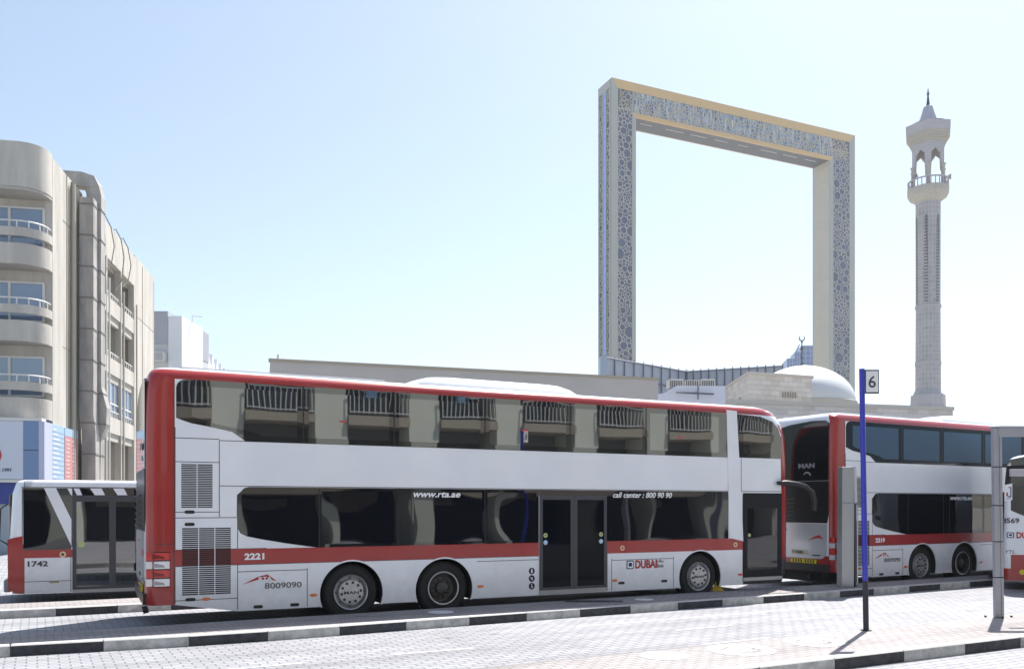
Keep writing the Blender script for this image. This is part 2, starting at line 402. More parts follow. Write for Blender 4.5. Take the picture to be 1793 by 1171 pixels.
            for (cx, cz, m) in ((dx0+.13, 1.40, GREENS), (dx0+.13, 1.265, BLUES), (dx1-.13, 1.40, GREENS), (dx1-.13, 1.265, BLUES)):
                g = MB(); s.poly(g, arc(cx, cz, .045, 0, 345, 23), .0, .0105, m)
                s.poly(g, [(cx-.02, cz-.005), (cx+.02, cz-.005), (cx+.02, cz+.007), (cx-.02, cz+.007)], .0, .012, TXTW if m is BLUES else TXTD); g.build('sticker', d)
            s.rect('door_sill', door[0], .285, door[1], .352, ALU, .012)
            # front door
            z0 = .42
            fx0, fx1 = fd[0], fd[1]-.01; dt = 2.235
            g = MB(); m = mat('front_door_frame', (.016, .016, .019), .6, ior=1.3)
            for q in ([(fx0, z0), (fx0+.11, z0), (fx0+.11, dt), (fx0, dt)], [(fx1-.11, z0), (fx1, z0), (fx1, dt), (fx1-.11, dt)]): s.poly(g, q, -.01, .018, m)
            for q in ([(fx0+.11, z0), (fx1-.11, z0), (fx1-.11, z0+.16), (fx0+.11, z0+.16)], [(fx0+.11, dt-.33), (fx1-.11, dt-.33), (fx1-.11, dt), (fx0+.11, dt)]): s.poly(g, q, -.01, .016, m)
            d = g.build('front_door', t)
            g = MB(); s.poly(g, [(fx0+.1, z0+.15), (fx1-.1, z0+.15), (fx1-.1, dt-.32), (fx0+.1, dt-.32)], -.01, .008, GLASSL); g.build('door_glass', d)
            g = MB(); s.poly(g, arc(fx0+.17, 1.33, .04, 0, 345, 23), .0, .0105, GREENS); g.build('sticker', d)
            s.rect('door_sill', fx0, .345, fx1+.02, .412, ALU, .012)
            s.rect('painted_shadow_gap', fx0, .27, fx1, .34, BLACK, .005)  # flat black strip paints the shadow under the sill
        # panel seams -------------------------------------------------
        g = MB()
        x1 = B1(384, 900)[0]; x2 = B1(416, 990)[0]
        def H_(z, a, b): s.seam(g, a, z, b, z)
        def V_(x, a, b): s.seam(g, x, a, x, b)
        V_(.005, .43, 3.18)
        H_(3.015, 0, x1); V_(x1, 1.78, 3.0); H_(2.995, x1, 11.25); H_(2.275, x1, 12.5)
        H_(2.645, 0, x1); H_(1.86, 0, x1); H_(1.77, 0, B1(414, 900)[0]); V_(x2, .30, 1.77)
        H_(zs0-.006, 0, door[0] if near else 12.2); H_(zs1+.004, 0, 1.4)
        H_(.48, 0, x2)
        V_(B1(1275, 900)[0], 1.27, 3.92); V_(B1(1298, 900)[0], 2.26, 2.99)
        if near: V_(door[1]+.01, .30, 2.2); V_(fd[0]-.01, .34, 2.2)
        H_(.90, x2, B1(538, 1000)[0]); V_(B1(538, 1000)[0], .29, .93)
        V_(B1(1071, 1000)[0], .29, .92); V_(B1(1179, 1000)[0], .29, .92); H_(.885, B1(1071, 1000)[0], B1(1179, 1000)[0])
        H_(.945, 4.95+.2, door[0] if near else 9.4)
        V_(-.012, .43, 3.9)
        H_(1.36, -.28, 0)
        g.build('panel_seams', t)
        # grilles
        a = B1(317.5, 850); b = B1(372, 850)
        grille(s, a[0], 1.925, b[0], 2.615-.0, 25, 2)
        a = B1(319, 980); b = B1(404, 980)
        grille(s, a[0], .555, b[0], 1.615, 33, 3, (zs0, zs1))
        # latches, marker lamps
        g = MB()
        for (px, py) in ((332, 896), (332, 917.5), (333.5, 1049), (452, 1061.5), (516, 1058), (1088, 1020), (1163, 1016.5)):
            c = B1(px, py); s.poly(g, rr(c[0]-.075, c[1]-.026, c[0]+.075, c[1]+.026, .024, 3), -.01, .006, BLACK)
        g.pieces('latch', t)
        for (px, py, m) in ((361, 1048, ORANGE), (549, 1041, ORANGE), (841, 1026, ORANGE), (1076, 1015.5, ORANGE), (1296, 1005, LRED)):
            c = B1(px, py); g = MB(); s.poly(g, [(c[0]+.065*math.cos(k*math.pi/8), c[1]+.026*math.sin(k*math.pi/8)) for k in range(16)], -.01, .014, m); g.build('marker_lamp', t)
        if near:
            for px, py in ((1089.5, 959), (1287.5, 953)):
                c = B1(px, py); g = MB(); s.poly(g, arc(c[0], c[1], .052, 0, 345, 23), -.01, .009, mat('cream_ring', (.72, .55, .33), .4)); s.poly(g, arc(c[0], c[1], .024, 0, 345, 23), -.01, .012, TXTR)
                g.build('door_button', t)
            for py, k in ((999, 0), (1012, 1), (1025.5, 2)):
                c = B1(931, py); g = MB(); s.poly(g, arc(c[0], c[1], .063, 0, 345, 23), -.01, .006, mat('pictogram_navy', (.01, .012, .03), .4))
                wv = [(-.012, .022, .012, .04), (-.016, -.035, .016, .018)] if k == 0 else ([(-.03, .012, .012, .022), (-.018, -.025, -.006, .012), (.006, -.03, .018, .012)] if k == 1 else [(-.012, .02, .002, .04), (-.012, -.01, -.002, .02), (-.012, -.012, .022, -.003), (.012, -.03, .022, -.004), (-.022, -.034, .012, -.027)])
                for (a, b, c2, d2) in wv: s.poly(g, [(c[0]+a, c[1]+b), (c[0]+c2, c[1]+b), (c[0]+c2, c[1]+d2), (c[0]+a, c[1]+d2)], .0, .0085, TXTW)
                g.build('pictogram', t)
            s.rect('emergency_notice', B1(1286, 800)[0]-.02, 0, B1(1286, 800)[0]-.019, .001, BLACK) if False else None
        # lettering
        fl = lambda px, py: B1(px, py)
        c = fl(428, 977)
        if near:
            s.text(num, .135, c[0], 1.095, TXTW, 'fleet_number', sx=1.25, bold=.006)
            c = fl(722, 863); s.text('www.rta.ae', .155, c[0], 2.115, TXTW, 'web_address', shear=.25, sx=1.25, bold=.004)
            c = fl(1072, 863); s.text('call center : 800 90 90', .15, c[0], 2.125, TXTW, 'call_centre_number', shear=.25, sx=1.06, bold=.003)
            c = fl(463, 1022)
        else:
            s.text(num, .135, 1.45, 1.095, TXTW, 'fleet_number', sx=1.25, bold=.006)
            c = (2.05, 0)
        s.text('8009090', .135, c[0], .612, TXTD, 'phone_number', sx=1.28)
        q = P((425, 1022.5), (452, 1009), (468, 1005), (484, 1016), (472, 1014), (452, 1014)) if near else [(2.25-x, z) for x, z in P((425, 1022.5), (452, 1009), (468, 1005), (484, 1016), (472, 1014), (452, 1014))]
        if not near: q = [(x+1.0, z) for x, z in q]
        s.part('chevron_emblem', q, TXTR, .006)
        if near: c = fl(452, 1016); s.text('RTA', .085, c[0], c[1]-.0, TXTW, 'emblem_letters', sx=1.35, bold=.002, o=.009)
        if near:
            c = fl(1097, 995); z = .70
            g = MB(); x = c[0]; s.poly(g, rr(x, z, x+.17, z+.17, .02, 2), -.01, .006, TXTB); s.poly(g, rr(x+.02, z+.02, x+.15, z+.15, .01, 2), .0, .008, TXTW)
            s.poly(g, rr(x+.045, z+.05, x+.125, z+.125, .01, 2), .0, .010, TXTB); g.build('bus_pictogram', t)
            s.text('DUBAI', .225, fl(1111.5, 995)[0], .71, TXTR, 'emblem_name', sx=.82, bold=.007)
            s.text('bus', .12, fl(1150, 995)[0], .71, TXTD, 'emblem_small_word', sx=1.0)
            g = MB(); x = fl(1150, 990)[0]
            for (a, b, c2, d2) in ((0, .13, .06, .142), (.0, .13, .012, .165), (.05, .13, .062, .16), (.075, .13, .087, .185), (.10, .12, .11, .175), (.10, .12, .16, .132), (.15, .12, .162, .16), (.02, .10, .032, .112)):
                s.poly(g, [(x+a, z+b-.01), (x+c2, z+b-.01), (x+c2, z+d2-.01), (x+a, z+d2-.01)], -.01, .006, TXTD)
            g.build('arabic_lettering', t)
        # tail lamps on the corner
        for z0, z1, m in ((1.12, 1.235, LRED), (.985, 1.10, LWHT), (.85, .965, LRED), (.715, .83, LWHT)):
            g = MB(); y0 = s.y(.014); y1 = s.y(-.10)
            s.poly(g, [(-.30, z0), (-.075, z0), (-.075, z1), (-.30, z1)], -.03, .012, m)
            s.poly(g, [(-.41, z0+.002), (-.30, z0+.002), (-.30, z1-.002), (-.41, z1-.002)], -.12, -.015, m)
            s.poly(g, [(-.32, z0+.02), (-.14, z0+.02), (-.16, z0+.055), (-.24, z1-.04), (-.32, z1-.02)], .0, .0135, mat('lens_facet', (.30, .30, .33), .1, .6) if m is LWHT else mat('lens_facet_red', (.25, .005, .005), .1))
            g.build('tail_lamp', t)
        s.rect('lamp_recess', -.31, .70, -.065, 1.25, BLACK, .003)
    # rear end (faces -x) -------------------------------------------
    def rp(name, pts, m, o, o0=-.02):
        g = MB(); g.prism(pts, lambda y, z: (-.42-o0*-1*-1 if False else -.42+.03, y, z), lambda y, z: (-.42-o, y, z), m); return g.build(name, t)
    top = [(2.38, 3.50), (2.2, 3.66), (1.8, 3.82), (1.25, 3.92), (.6, 3.96), (.22, 3.94), (.12, 3.88)]
    rg = rp('rear_window', [(.12, 2.55), (2.38, 2.55)]+top, mat('rear_glass', (.008, .009, .012), .05, ior=1.38), .006)
    lw = rp('rear_dark_panel', [(.16, 1.56), (2.34, 1.56), (2.38, 1.75), (2.38, 2.54), (.12, 2.54), (.12, 1.75)], mat('dark_panel', (.016, .016, .018), .3, ior=1.35), .008)
    g = MB()
    for i in range(6): g.box((-.46, 1.1, 1.62+i*.10), (-.42, 2.25, 1.635+i*.10), DFRAME)
    g.build('rear_louvre', t)
    rp('engine_cover', arc(.36, .90, .18, 180, 270, 5)+arc(2.14, .90, .18, 270, 360, 5)+[(2.34, 1.54), (.16, 1.54)], SILV, .012)
    g = MB(); g.box((-.438, .35, 1.36), (-.43, .60, 1.39), BLACK) if False else None
    g.box((-.437, 1.35, 1.37), (-.43, 1.60, 1.395), BLACK); g.box((-.437, .35, .79), (-.43, .58, .815), BLACK)
    g.pieces('cover_latch', t)
    rp('number_plate', [(.70, .80), (1.2, .80), (1.2, .92), (.70, .92)], mat('plate_white', (.55, .53, .45), .5), .016)
    def RT(s_, size, y, z, m, name, **k): return text(s_, size, Matrix.Translation((-.442, y, z)) @ Matrix.Rotation(R(-90), 4, 'Z') @ Matrix.Rotation(R(90), 4, 'X'), m, name, t, **k)
    RT('F 77845', .10, 1.18, .825, TXTD, 'plate_number', sx=1.0)
    RT('MAN', .15, 1.00, 2.86, mat('badge_grey', (.30, .32, .33), .4), 'maker_lettering', sx=1.5, bold=.005)
    g = MB(); g.tube([(-.43, .74+.1*math.cos(R(a)), 2.68+.07*math.sin(R(a))) for a in range(20, 200, 15)], .012, SILV, 6); g.build('badge', t)
    g = MB(); g.prism([(.72, 1.14), (.48, 1.26), (.37, 1.28), (.25, 1.18), (.36, 1.21), (.5, 1.20)], lambda y, z: (-.43, y, z), lambda y, z: (-.437, y, z), TXTR); g.build('chevron_emblem', t)
    rp('rear_bumper', [(.10, .43), (2.40, .43), (2.40, .60), (.10, .60)], BLACK, .03)
    g = MB(); g.box((-.455, .45, .605), (-.43, 1.22, .70), YEL)
    for k in range(9):
        y = .49+k*.080
        if k == 4: continue
        d = .03 if k < 4 else -.03
        for (za, zb_) in ((.61, .6525), (.6525, .695)):
            e = d if za > .63 else 0
            g.add([(-.4575, y+(0 if za < .63 else d), za), (-.4575, y+.04+(0 if za < .63 else d), za), (-.4575, y+.04+(d if za < .63 else 0), zb_), (-.4575, y+(d if za < .63 else 0), zb_)], [(0, 1, 2, 3)], BLACK)
    g.build('chevron_plate', t)
    if num != '2221':
        g = MB(); g.box((-.30, .45, .17), (.5, 2.3, .44), UNDER); g.build('added_under_box', t)  # dark box added for the shadowed space under the rear
    g = MB(); g.tube([(-.34, .7, .30), (-.42, .7, .28)], .06, RIMD, 12); g.build('exhaust', t)
    if num == '2221':
        for px, py in ((600, 738), (918, 753), (1191, 766)):
            c = B1(px, py); g = MB(); g.prism([(c[0]+.07*math.cos(k*math.pi/8), c[1]+.018*math.sin(k*math.pi/8)) for k in range(16)], lambda a, b: (a, 0, b), lambda a, b: (a, -.009, b), mat('stop_button_red', (.55, .05, .06), .4)); g.build('stop_button', t)  # small red button lamps drawn as flat red ovals
    # front end ------------------------------------------------------
    g = MB(); g.box((12.80, .3, 1.1), (12.875, 2.2, 2.15), GLASS)
    g.box((12.78, .35, 2.55), (12.86, 2.15, 3.3), GLASS); g.build('windscreen', t, bevel=.02)
    for y in (.3, 2.0):
        g = MB(); g.box((12.82, y, .6), (12.885, y+.3, .85), LWHT); g.build('headlight', t, bevel=.03)
    # roof pack --------------------------------------------------------
    def roofbox(name, x0, x1, y0, y1, zt, m):
        g = MB(); vs = []; n = 0
        L = []
        for (z, ins) in ((4.12, 0), (4.15, 0.0), (zt-.10, .05), (zt-.03, .12), (zt, .22)):
            p = []
            k = 2.6
            for (cx, cy, a0) in ((x0+.3, y0+.3, 180), (x1-.3, y0+.3, 270), (x1-.3, y1-.3, 0), (x0+.3, y1-.3, 90)):
                for i in range(5):
                    a = R(a0+90*i/4); p.append((cx+(.3-ins*(1 if abs(math.cos(a)) < .9 else 1))*math.cos(a)+(k*ins*math.copysign(1, cx-(x0+x1)/2)*-.0), cy+(.3-ins)*math.sin(a)))
            # stretch the ends in for a sloped nose
            q = []
            for (x, y) in p:
                d = ins*k; q.append((x+(d if x < (x0+x1)/2 else -d), y, z))
            L.append(q)
        n = len(L[0]); vs = [v for r_ in L for v in r_]
        fs = [(r_*n+i, r_*n+(i+1) % n, (r_+1)*n+(i+1) % n, (r_+1)*n+i) for r_ in range(len(L)-1) for i in range(n)]+[[(len(L)-1)*n+i for i in range(n)]]
        g.add(vs, fs, m); return g.build(name, t, smooth=True)
    roofbox('air_conditioner', 3.95, 7.65, .35, 2.15, 4.35, WHITE)
    roofbox('roof_hatch', 11.0, 12.0, .5, 2.0, 4.21, WHITE)
    # rear roof rail
    g = MB(); g.tube([(.1, .35, 4.165), (3.5, .35, 4.175)], .012, ALU, 6); g.build('roof_gutter', t)
    # mirror arms (right one hangs ahead of the front corner)
    g = MB()
    pts = [(12.35, -.05, 2.46), (12.55, -.10, 2.46), (12.8, -.14, 2.44), (13.05, -.17, 2.39), (13.28, -.16, 2.26), (13.36, -.14, 2.08), (13.36, -.13, 1.85)]
    g.tube(pts, .05, BLACK, 10, rs=[.04, .065, .06, .055, .055, .06, .05])
    g.build('mirror_arm', t, smooth=True)
    return t

O = B1.o
double_decker('2221', (O.x, O.y, 0), R(26.565), 'red and white double decker bus numbered 2221 nearest the kerb')
B2R = 29.3
o2 = Vector((583.5/F*19.9, 19.9))
double_decker('2219', (o2.x, o2.y, 0), R(B2R), 'red and white double decker bus numbered 2219 behind the ticket column', mat('painted_sky_pane', (.06, .11, .18), .04, ior=1.22))  # blue sky reflection painted into the pane colour

# ================================================================== setting: road, islands, kerbs
def paver(name, c1, c2, mortar, rot, bw, bh, msize=.06, vary=.16, bump=.004, offset=.5):
    m = bpy.data.materials.new(name); m.use_nodes = True; n = m.node_tree; b = n.nodes['Principled BSDF']; L = n.links.new
    tc = n.nodes.new('ShaderNodeTexCoord'); mp = n.nodes.new('ShaderNodeMapping'); mp.inputs['Rotation'].default_value = (0, 0, R(-rot))
    br = n.nodes.new('ShaderNodeTexBrick'); br.inputs['Scale'].default_value = 1; br.inputs['Brick Width'].default_value = bw; br.inputs['Row Height'].default_value = bh
    br.inputs['Mortar Size'].default_value = msize*bh; br.inputs['Mortar Smooth'].default_value = .3; br.offset = offset
    br.inputs['Color1'].default_value = (*c1, 1); br.inputs['Color2'].default_value = (*c2, 1); br.inputs['Mortar'].default_value = (*mortar, 1)
    L(tc.outputs['Object'], mp.inputs[0]); L(mp.outputs[0], br.inputs['Vector'])
    n1 = n.nodes.new('ShaderNodeTexNoise'); n1.inputs['Scale'].default_value = .45; n1.inputs['Detail'].default_value = 8; n1.inputs['Roughness'].default_value = .65
    r1 = n.nodes.new('ShaderNodeMapRange'); r1.inputs[1].default_value = .3; r1.inputs[2].default_value = .7; r1.inputs[3].default_value = 1-vary; r1.inputs[4].default_value = 1.05
    hs = n.nodes.new('ShaderNodeHueSaturation'); L(tc.outputs['Object'], n1.inputs['Vector']); L(n1.outputs[0], r1.inputs[0]); L(r1.outputs[0], hs.inputs['Value'])
    L(br.outputs['Color'], hs.inputs['Color']); L(hs.outputs[0], b.inputs['Base Color']); b.inputs['Roughness'].default_value = .8
    bp = n.nodes.new('ShaderNodeBump'); bp.inputs['Distance'].default_value = bump; bp.invert = True; L(br.outputs['Fac'], bp.inputs['Height']); L(bp.outputs[0], b.inputs['Normal'])
    return m
ROAD = paver('road_pavers', (.37, .37, .395), (.31, .31, .335), (.15, .15, .175), 29, .24, .12, .09)
ISLE = paver('island_pavers', (.38, .35, .35), (.325, .30, .30), (.20, .18, .185), 29, .2, .1, .09)
def lane_marks(m, rot):     # long worn tyre and oil marks along the lane
    n = m.node_tree; L = n.links.new; b = n.nodes['Principled BSDF']; src = b.inputs['Base Color'].links[0].from_socket
    tc = [x for x in n.nodes if x.type == 'TEX_COORD'][0]; mp = n.nodes.new('ShaderNodeMapping'); mp.inputs['Rotation'].default_value = (0, 0, R(-rot)); 
    m2 = n.nodes.new('ShaderNodeMapping'); m2.inputs['Scale'].default_value = (.10, 1.5, 1); no = n.nodes.new('ShaderNodeTexNoise'); no.inputs['Scale'].default_value = 1; no.inputs['Detail'].default_value = 5
    L(tc.outputs['Object'], mp.inputs[0]); L(mp.outputs[0], m2.inputs[0]); L(m2.outputs[0], no.inputs['Vector'])
    r1 = n.nodes.new('ShaderNodeMapRange'); r1.inputs[1].default_value = .48; r1.inputs[2].default_value = .68; r1.inputs[3].default_value = 1; r1.inputs[4].default_value = .74
    n2 = n.nodes.new('ShaderNodeTexNoise'); n2.inputs['Scale'].default_value = 2.4; n2.inputs['Detail'].default_value = 3; L(tc.outputs['Object'], n2.inputs['Vector'])
    r2 = n.nodes.new('ShaderNodeMapRange'); r2.inputs[1].default_value = .68; r2.inputs[2].default_value = .76; r2.inputs[3].default_value = 1; r2.inputs[4].default_value = .6; L(n2.outputs[0], r2.inputs[0])
    mu = n.nodes.new('ShaderNodeMath'); mu.operation = 'MULTIPLY'; L(no.outputs[0], r1.inputs[0]); L(r1.outputs[0], mu.inputs[0]); L(r2.outputs[0], mu.inputs[1])
    hs = n.nodes.new('ShaderNodeHueSaturation'); L(src, hs.inputs['Color']); L(mu.outputs[0], hs.inputs['Value']); L(hs.outputs[0], b.inputs['Base Color'])
lane_marks(ROAD, 29); lane_marks(ISLE, 29)
SAND = mat('far_ground', (.36, .34, .31), .9, var=.2, vscale=.05)
KWH = mat('kerb_white_paint', (.50, .50, .49), .6, var=.45, vscale=7, bump=.003)
KBK = mat('kerb_black_paint', (.045, .047, .058), .7, var=.7, vscale=8, bump=.003)
KTOP = mat('kerb_top', (.50, .49, .48), .7, var=.12, vscale=3)
LINE = mat('road_line_paint', (.80, .80, .82), .6, var=.12, vscale=6)
g = MB(); g.add([(-45, -30, 0), (60, -30, 0), (60, 60, 0), (-45, 60, 0)], [(0, 1, 2, 3)], ROAD); tag(g.build('road'), kind='structure')
g = MB(); g.add([(-3000, -3000, -.012), (3000, -3000, -.012), (3000, 3000, -.012), (-3000, 3000, -.012)], [(0, 1, 2, 3)], SAND); tag(g.build('ground'), kind='structure')

def along(pts):
    P = [Vector(p[:2]) for p in pts]
    def at_px(px):
        t = (px-PX)/F
        for a, b in zip(P[:-1], P[1:]):
            d = b-a; k = (t*a.y-a.x)/(d.x-t*d.y)
            if k <= 1 or b is P[-1]: return a+d*k if (k >= 0 or a is P[0]) else a
        return P[-1]
    return at_px
def kerb(pts, bounds, first, h=.15, wd=.15, step=None):
    """blocks of painted kerbstone along a polyline; bounds are the joints between stones"""
    g = MB(); f = first
    n_ = None
    for a, b in zip(bounds[:-1], bounds[1:]):
        d = (b-a).normalized(); n_ = Vector((-d.y, d.x)); e = d*.004
        a_, b_ = a+e, b-e; m = (KWH if f else KBK)
        def q(p, o, z): return (p.x+n_.x*o, p.y+n_.y*o, z)
        vs = [q(a_, 0, 0), q(b_, 0, 0), q(b_, 0, h-.015), q(a_, 0, h-.015), q(a_, .015, h), q(b_, .015, h), q(b_, wd, h+.0), q(a_, wd, h+.0)]
        g.add(vs, [(0, 1, 2, 3)], m); g.add(vs, [(3, 2, 5, 4), (4, 5, 6, 7)], KTOP)
        g.add([q(a_, .006, 0), q(a-e, .006, 0), q(a-e, .006, h-.004), q(a_, .006, h-.004)], [(0, 1, 2, 3)], SEAM)
        f = not f
    o = g.build('kerb', fix=False); tag(o, kind='structure'); return o
def island(front_pts, back_pts, z=.148, m=ISLE, kb=.12):
    g = MB(); F_ = [Vector(p[:2]) for p in front_pts]; B_ = [Vector(p[:2]) for p in back_pts]
    poly = [(p.x, p.y) for p in F_]+[(p.x, p.y) for p in B_[::-1]]
    g.prism(poly, lambda a, b: (a, b, -.05), lambda a, b: (a, b, z), m)
    o = g.build('pavement'); tag(o, kind='structure')
    for f in o.data.polygons:
        pass
    return o
# middle island (the buses stand beyond it)
mid = [gnd(-300, 1178), gnd(0, 1150), gnd(400, 1127), gnd(940, 1085.3), gnd(1400, 1051), gnd(1740, 1024.5)]
mf = along(mid)
bx = [-330, -150, 18, 181, 331, 469, 595, 711, 822, 922, 1016, 1104, 1187, 1265, 1337, 1408, 1471, 1530, 1592, 1646, 1698, 1738]
kerb(mid, [mf(x) for x in bx], False)
far = [gnd(-300, 1131, .15), gnd(0, 1112, .15), gnd(400, 1086.5, .15), gnd(940, 1053.5, .15), gnd(1226, 1035.8, .15), gnd(1480, 1020, .15), gnd(1730, 1006, .15)]
island([Vector(mf(x))+Vector((-.05, .1)) for x in bx], far)
# kerb stones behind the middle island
# near island (lower right)
def lin(p, q, k): return p+(q-p)*k
na = gnd(1462, 1173); nb = gnd(1787, 1132.7); nd = (nb-na).normalized()
nfr = along([na-nd*6, na, nb, nb+nd*12])
nb_ = [1150, 1330, 1462, 1583, 1690, 1787]
bs = [nfr(x) for x in nb_]; L0 = (bs[-1]-bs[-2]).length
while len(bs) < 12: bs.append(bs[-1]+(bs[-1]-bs[-2]).normalized()*1.25)
while len(bs) < 18: bs.insert(0, bs[0]-(bs[1]-bs[0]).normalized()*1.25)
kerb(None, bs, False)
ba = gnd(1000, 1152, .15); bb = gnd(1752, 1077, .15); bd = (bb-ba).normalized()
dn = (bs[-1]-bs[-2]).normalized(); nn = Vector((-dn.y, dn.x))
nearF = [b+nn*.12 for b in bs]
island(nearF, [ba-bd*9, ba, bb, bb+bd*12])
# island between this lane and the lane of the single deck bus
k3 = [gnd(-250, 1098), gnd(0, 1083), gnd(98, 1078.3), gnd(206, 1072.5), gnd(420, 1061)]
k3f = along(k3)
b3 = [k3f(x) for x in (-240, -120, -12, 98, 206, 300, 392)]
kerb(None, b3, True)
d3 = (b3[-1]-b3[-2]).normalized(); n3 = Vector((-d3.y, d3.x))
while len(b3) < 11: b3.append(b3[-1]+d3*1.3)
island([b+n3*.12 for b in b3], [b+n3*1.15 for b in b3])
kerb(None, b3[6:], True)
# painted lines on the road
def stripe(p, q, w):
    p, q = gnd(*p), gnd(*q); d = (q-p).normalized(); n_ = Vector((-d.y, d.x, 0))*w/2
    g = MB(); g.add([(v.x, v.y, .004) for v in (p-n_, q-n_, q+n_, p+n_)], [(0, 1, 2, 3)], LINE); tag(g.build('road_marking'), kind='structure')
for p, q in (((1010, 1096.5), (1240, 1078.5)), ((1240, 1078.5), (1440, 1062.5)), ((690, 1145.5), (828, 1134)), ((1372, 1085), (1458, 1079.5)), ((1185, 1103), (1282, 1094)),
             ((395, 1172), (530, 1160)), ((905, 1163), (1070, 1148)), ((1230, 1128), (1346, 1116)), ((1535, 1070), (1640, 1068)), ((1678, 1058), (1738, 1053)), ((0, 1104), (95, 1101)), ((1800, 1060), (1950, 1052))):
    stripe(p, q, .05)
# floor stickers
def sticker(px, py, r, z, label, small=False):
    c = gnd(px, py, z); t = thing('floor_sticker', (c.x, c.y, z), R(29), label, 'floor sticker', 'round stickers on the pavement')
    W_ = mat('sticker_white', (.74, .74, .76), .6, var=.25, vscale=8); G_ = mat('sticker_print', (.42, .46, .55), .6)
    g = MB(); g.lathe([(r, 0.001), (r, .003), (r*.62, .003)], W_, 36); g.build('ring', t)
    g = MB(); g.lathe([(r*.62, .003), (0.001, .003)], ISLE if not small else W_, 36); g.build('disc', t)
    g = MB()
    random.seed(int(px))
    for i in range(5):
        y = r*(-.34+.16*i); l = r*(.42-abs(i-2)*.09); x = -l
        while x < l:
            s_ = random.uniform(.03, .09); g.box((x, y, .0032), (x+s_, y+r*.07, .0042), W_); x += s_+.025
    g.build('lettering', t)
sticker(1298, 1137, .42, .15, 'large round white sticker on the near pavement, biggest ring left of the blue pole')
sticker(1425, 1123, .40, .15, 'round white sticker on the near pavement just left of the blue pole foot')
sticker(1163, 1147, .30, .15, 'pale worn round sticker at the left end of the near pavement', True)
sticker(1665, 1094, .26, .15, 'small round sticker between the blue pole and the shelter post', True)
sticker(772, 1071, .22, .15, 'faded round sticker on the kerb island beside the rear wheels of bus 2221', True)
sticker(1128, 1049, .18, .15, 'faded round sticker on the kerb island ahead of the front wheel of bus 2221', True)
# manhole
c = gnd(1040, 1052, .15); t = MB(); t.box((c.x-.55, c.y-.14, .149), (c.x+.55, c.y+.14, .153), mat('drain_iron', (.05, .05, .055), .6))
for i in range(10): t.box((c.x-.5+i*.1, c.y-.12, .153), (c.x-.44+i*.1, c.y+.12, .155), BLACK)
tag(t.build('drain_cover'), 'dark drain cover set in the kerb island in front of the middle door', 'drain cover')
# wheel chock
c = gnd(1256, 1034, .15); g = MB(); g.add([(-.14, -.08, 0), (.14, -.08, 0), (.10, .08, 0), (-.10, .08, 0), (-.03, -.02, .2), (.03, -.02, .2), (.02, .02, .2), (-.02, .02, .2)], [(0, 1, 2, 3), (4, 5, 6, 7), (0, 1, 5, 4), (1, 2, 6, 5), (2, 3, 7, 6), (3, 0, 4, 7)], mat('yellow_rubber', (.55, .34, .02), .6, var=.2))
o = g.build('wheel_chock', bevel=.01); o.location = (c.x, c.y+.05, .15); tag(o, 'small yellow wheel chock beside the front wheel of bus 2221', 'wheel chock')

# ================================================================== near street furniture
BLUE = mat('pole_blue_paint', (.022, .030, .42), .35, coat=.3, var=.1, vscale=5)
c = gnd(1516.5, 1103, .15); t = thing('bus_stop_sign', (c.x, c.y, .15), 0, 'tall blue pole with a black foot and a square sign reading 6', 'bus stop sign')
r = .0385; zt = 3.78; lean = -.062
g = MB(); g.tube([(lean*.19, 0, .72), (lean*.6, 0, 2.2), (lean, 0, zt)], r, BLUE, 20); g.tube([(lean, 0, zt), (lean, 0, zt+.012)], r*1.06, BLUE, 20); g.build('pole', t, smooth=True)
g = MB(); g.tube([(0, 0, 0), (lean*.19, 0, .72)], r+.001, mat('pole_dark_base', (.025, .025, .035), .5, var=.3), 20); g.lathe([(.075, 0), (.075, .01), (.04, .012)], mat('pole_dark_base', (0,0,0)), 20); g.build('pole_base', t, smooth=True)
g = MB(); g.box((.03, -.012, zt-.345), (.235, .012, zt-.0), mat('sign_border', (.02, .02, .04), .4)); pl = g.build('sign_plate', t)
g = MB(); g.box((.045, -.0145, zt-.325), (.222, -.012, zt-.02), mat('sign_white', (.80, .80, .82), .4)); g.box((.045, .012, zt-.325), (.222, .0145, zt-.02), mat('sign_white', (0,0,0))); g.build('sign_face', pl)
text('6', .24, front(.133, -.0165, zt-.258), TXTD, 'sign_number', pl, align='CENTER', bold=.002, depth=.001)
text('6', .24, Matrix.Translation((.133, .0165, zt-.258)) @ Matrix.Rotation(R(180), 4, 'Z') @ Matrix.Rotation(R(90), 4, 'X'), TXTD, 'sign_number', pl, align='CENTER', bold=.002, depth=.001)
pl.location.x = -.052

# ticket / information column on the middle island
c = gnd(1486, 1027, .15); t = thing('ticket_column', (c.x, c.y+.05, .15), R(18), 'tall brushed metal ticket column with curved side on the kerb island', 'ticket column')
zc = 2.68
def curved(x): return x
prof = [(-.22, -.07), (.0, -.10), (.09, -.095), (.09, .10), (-.22, .10)]
g = MB(); g.prism(prof, lambda a, b: (a, b, 0), lambda a, b: (a*.96+.01, b, zc), ALU); g.build('column_body', t, bevel=.008)
g = MB(); pr = [(.10, -.11), (.16, -.115), (.195, -.08), (.20, .0), (.195, .08), (.10, .10)]
g.prism(pr, lambda a, b: (a, b, zc*.70), lambda a, b: (a-.03, b, zc+.01), SILV); g.build('display_housing', t, bevel=.008)
g = MB(); g.prism([(.10, -.09), (.15, -.095), (.17, -.06), (.17, .08), (.10, .10)], lambda a, b: (a+.02, b, 0), lambda a, b: (a, b, zc*.695), mat('column_dark', (.10, .10, .11), .4, .4)); g.build('side_panel', t)
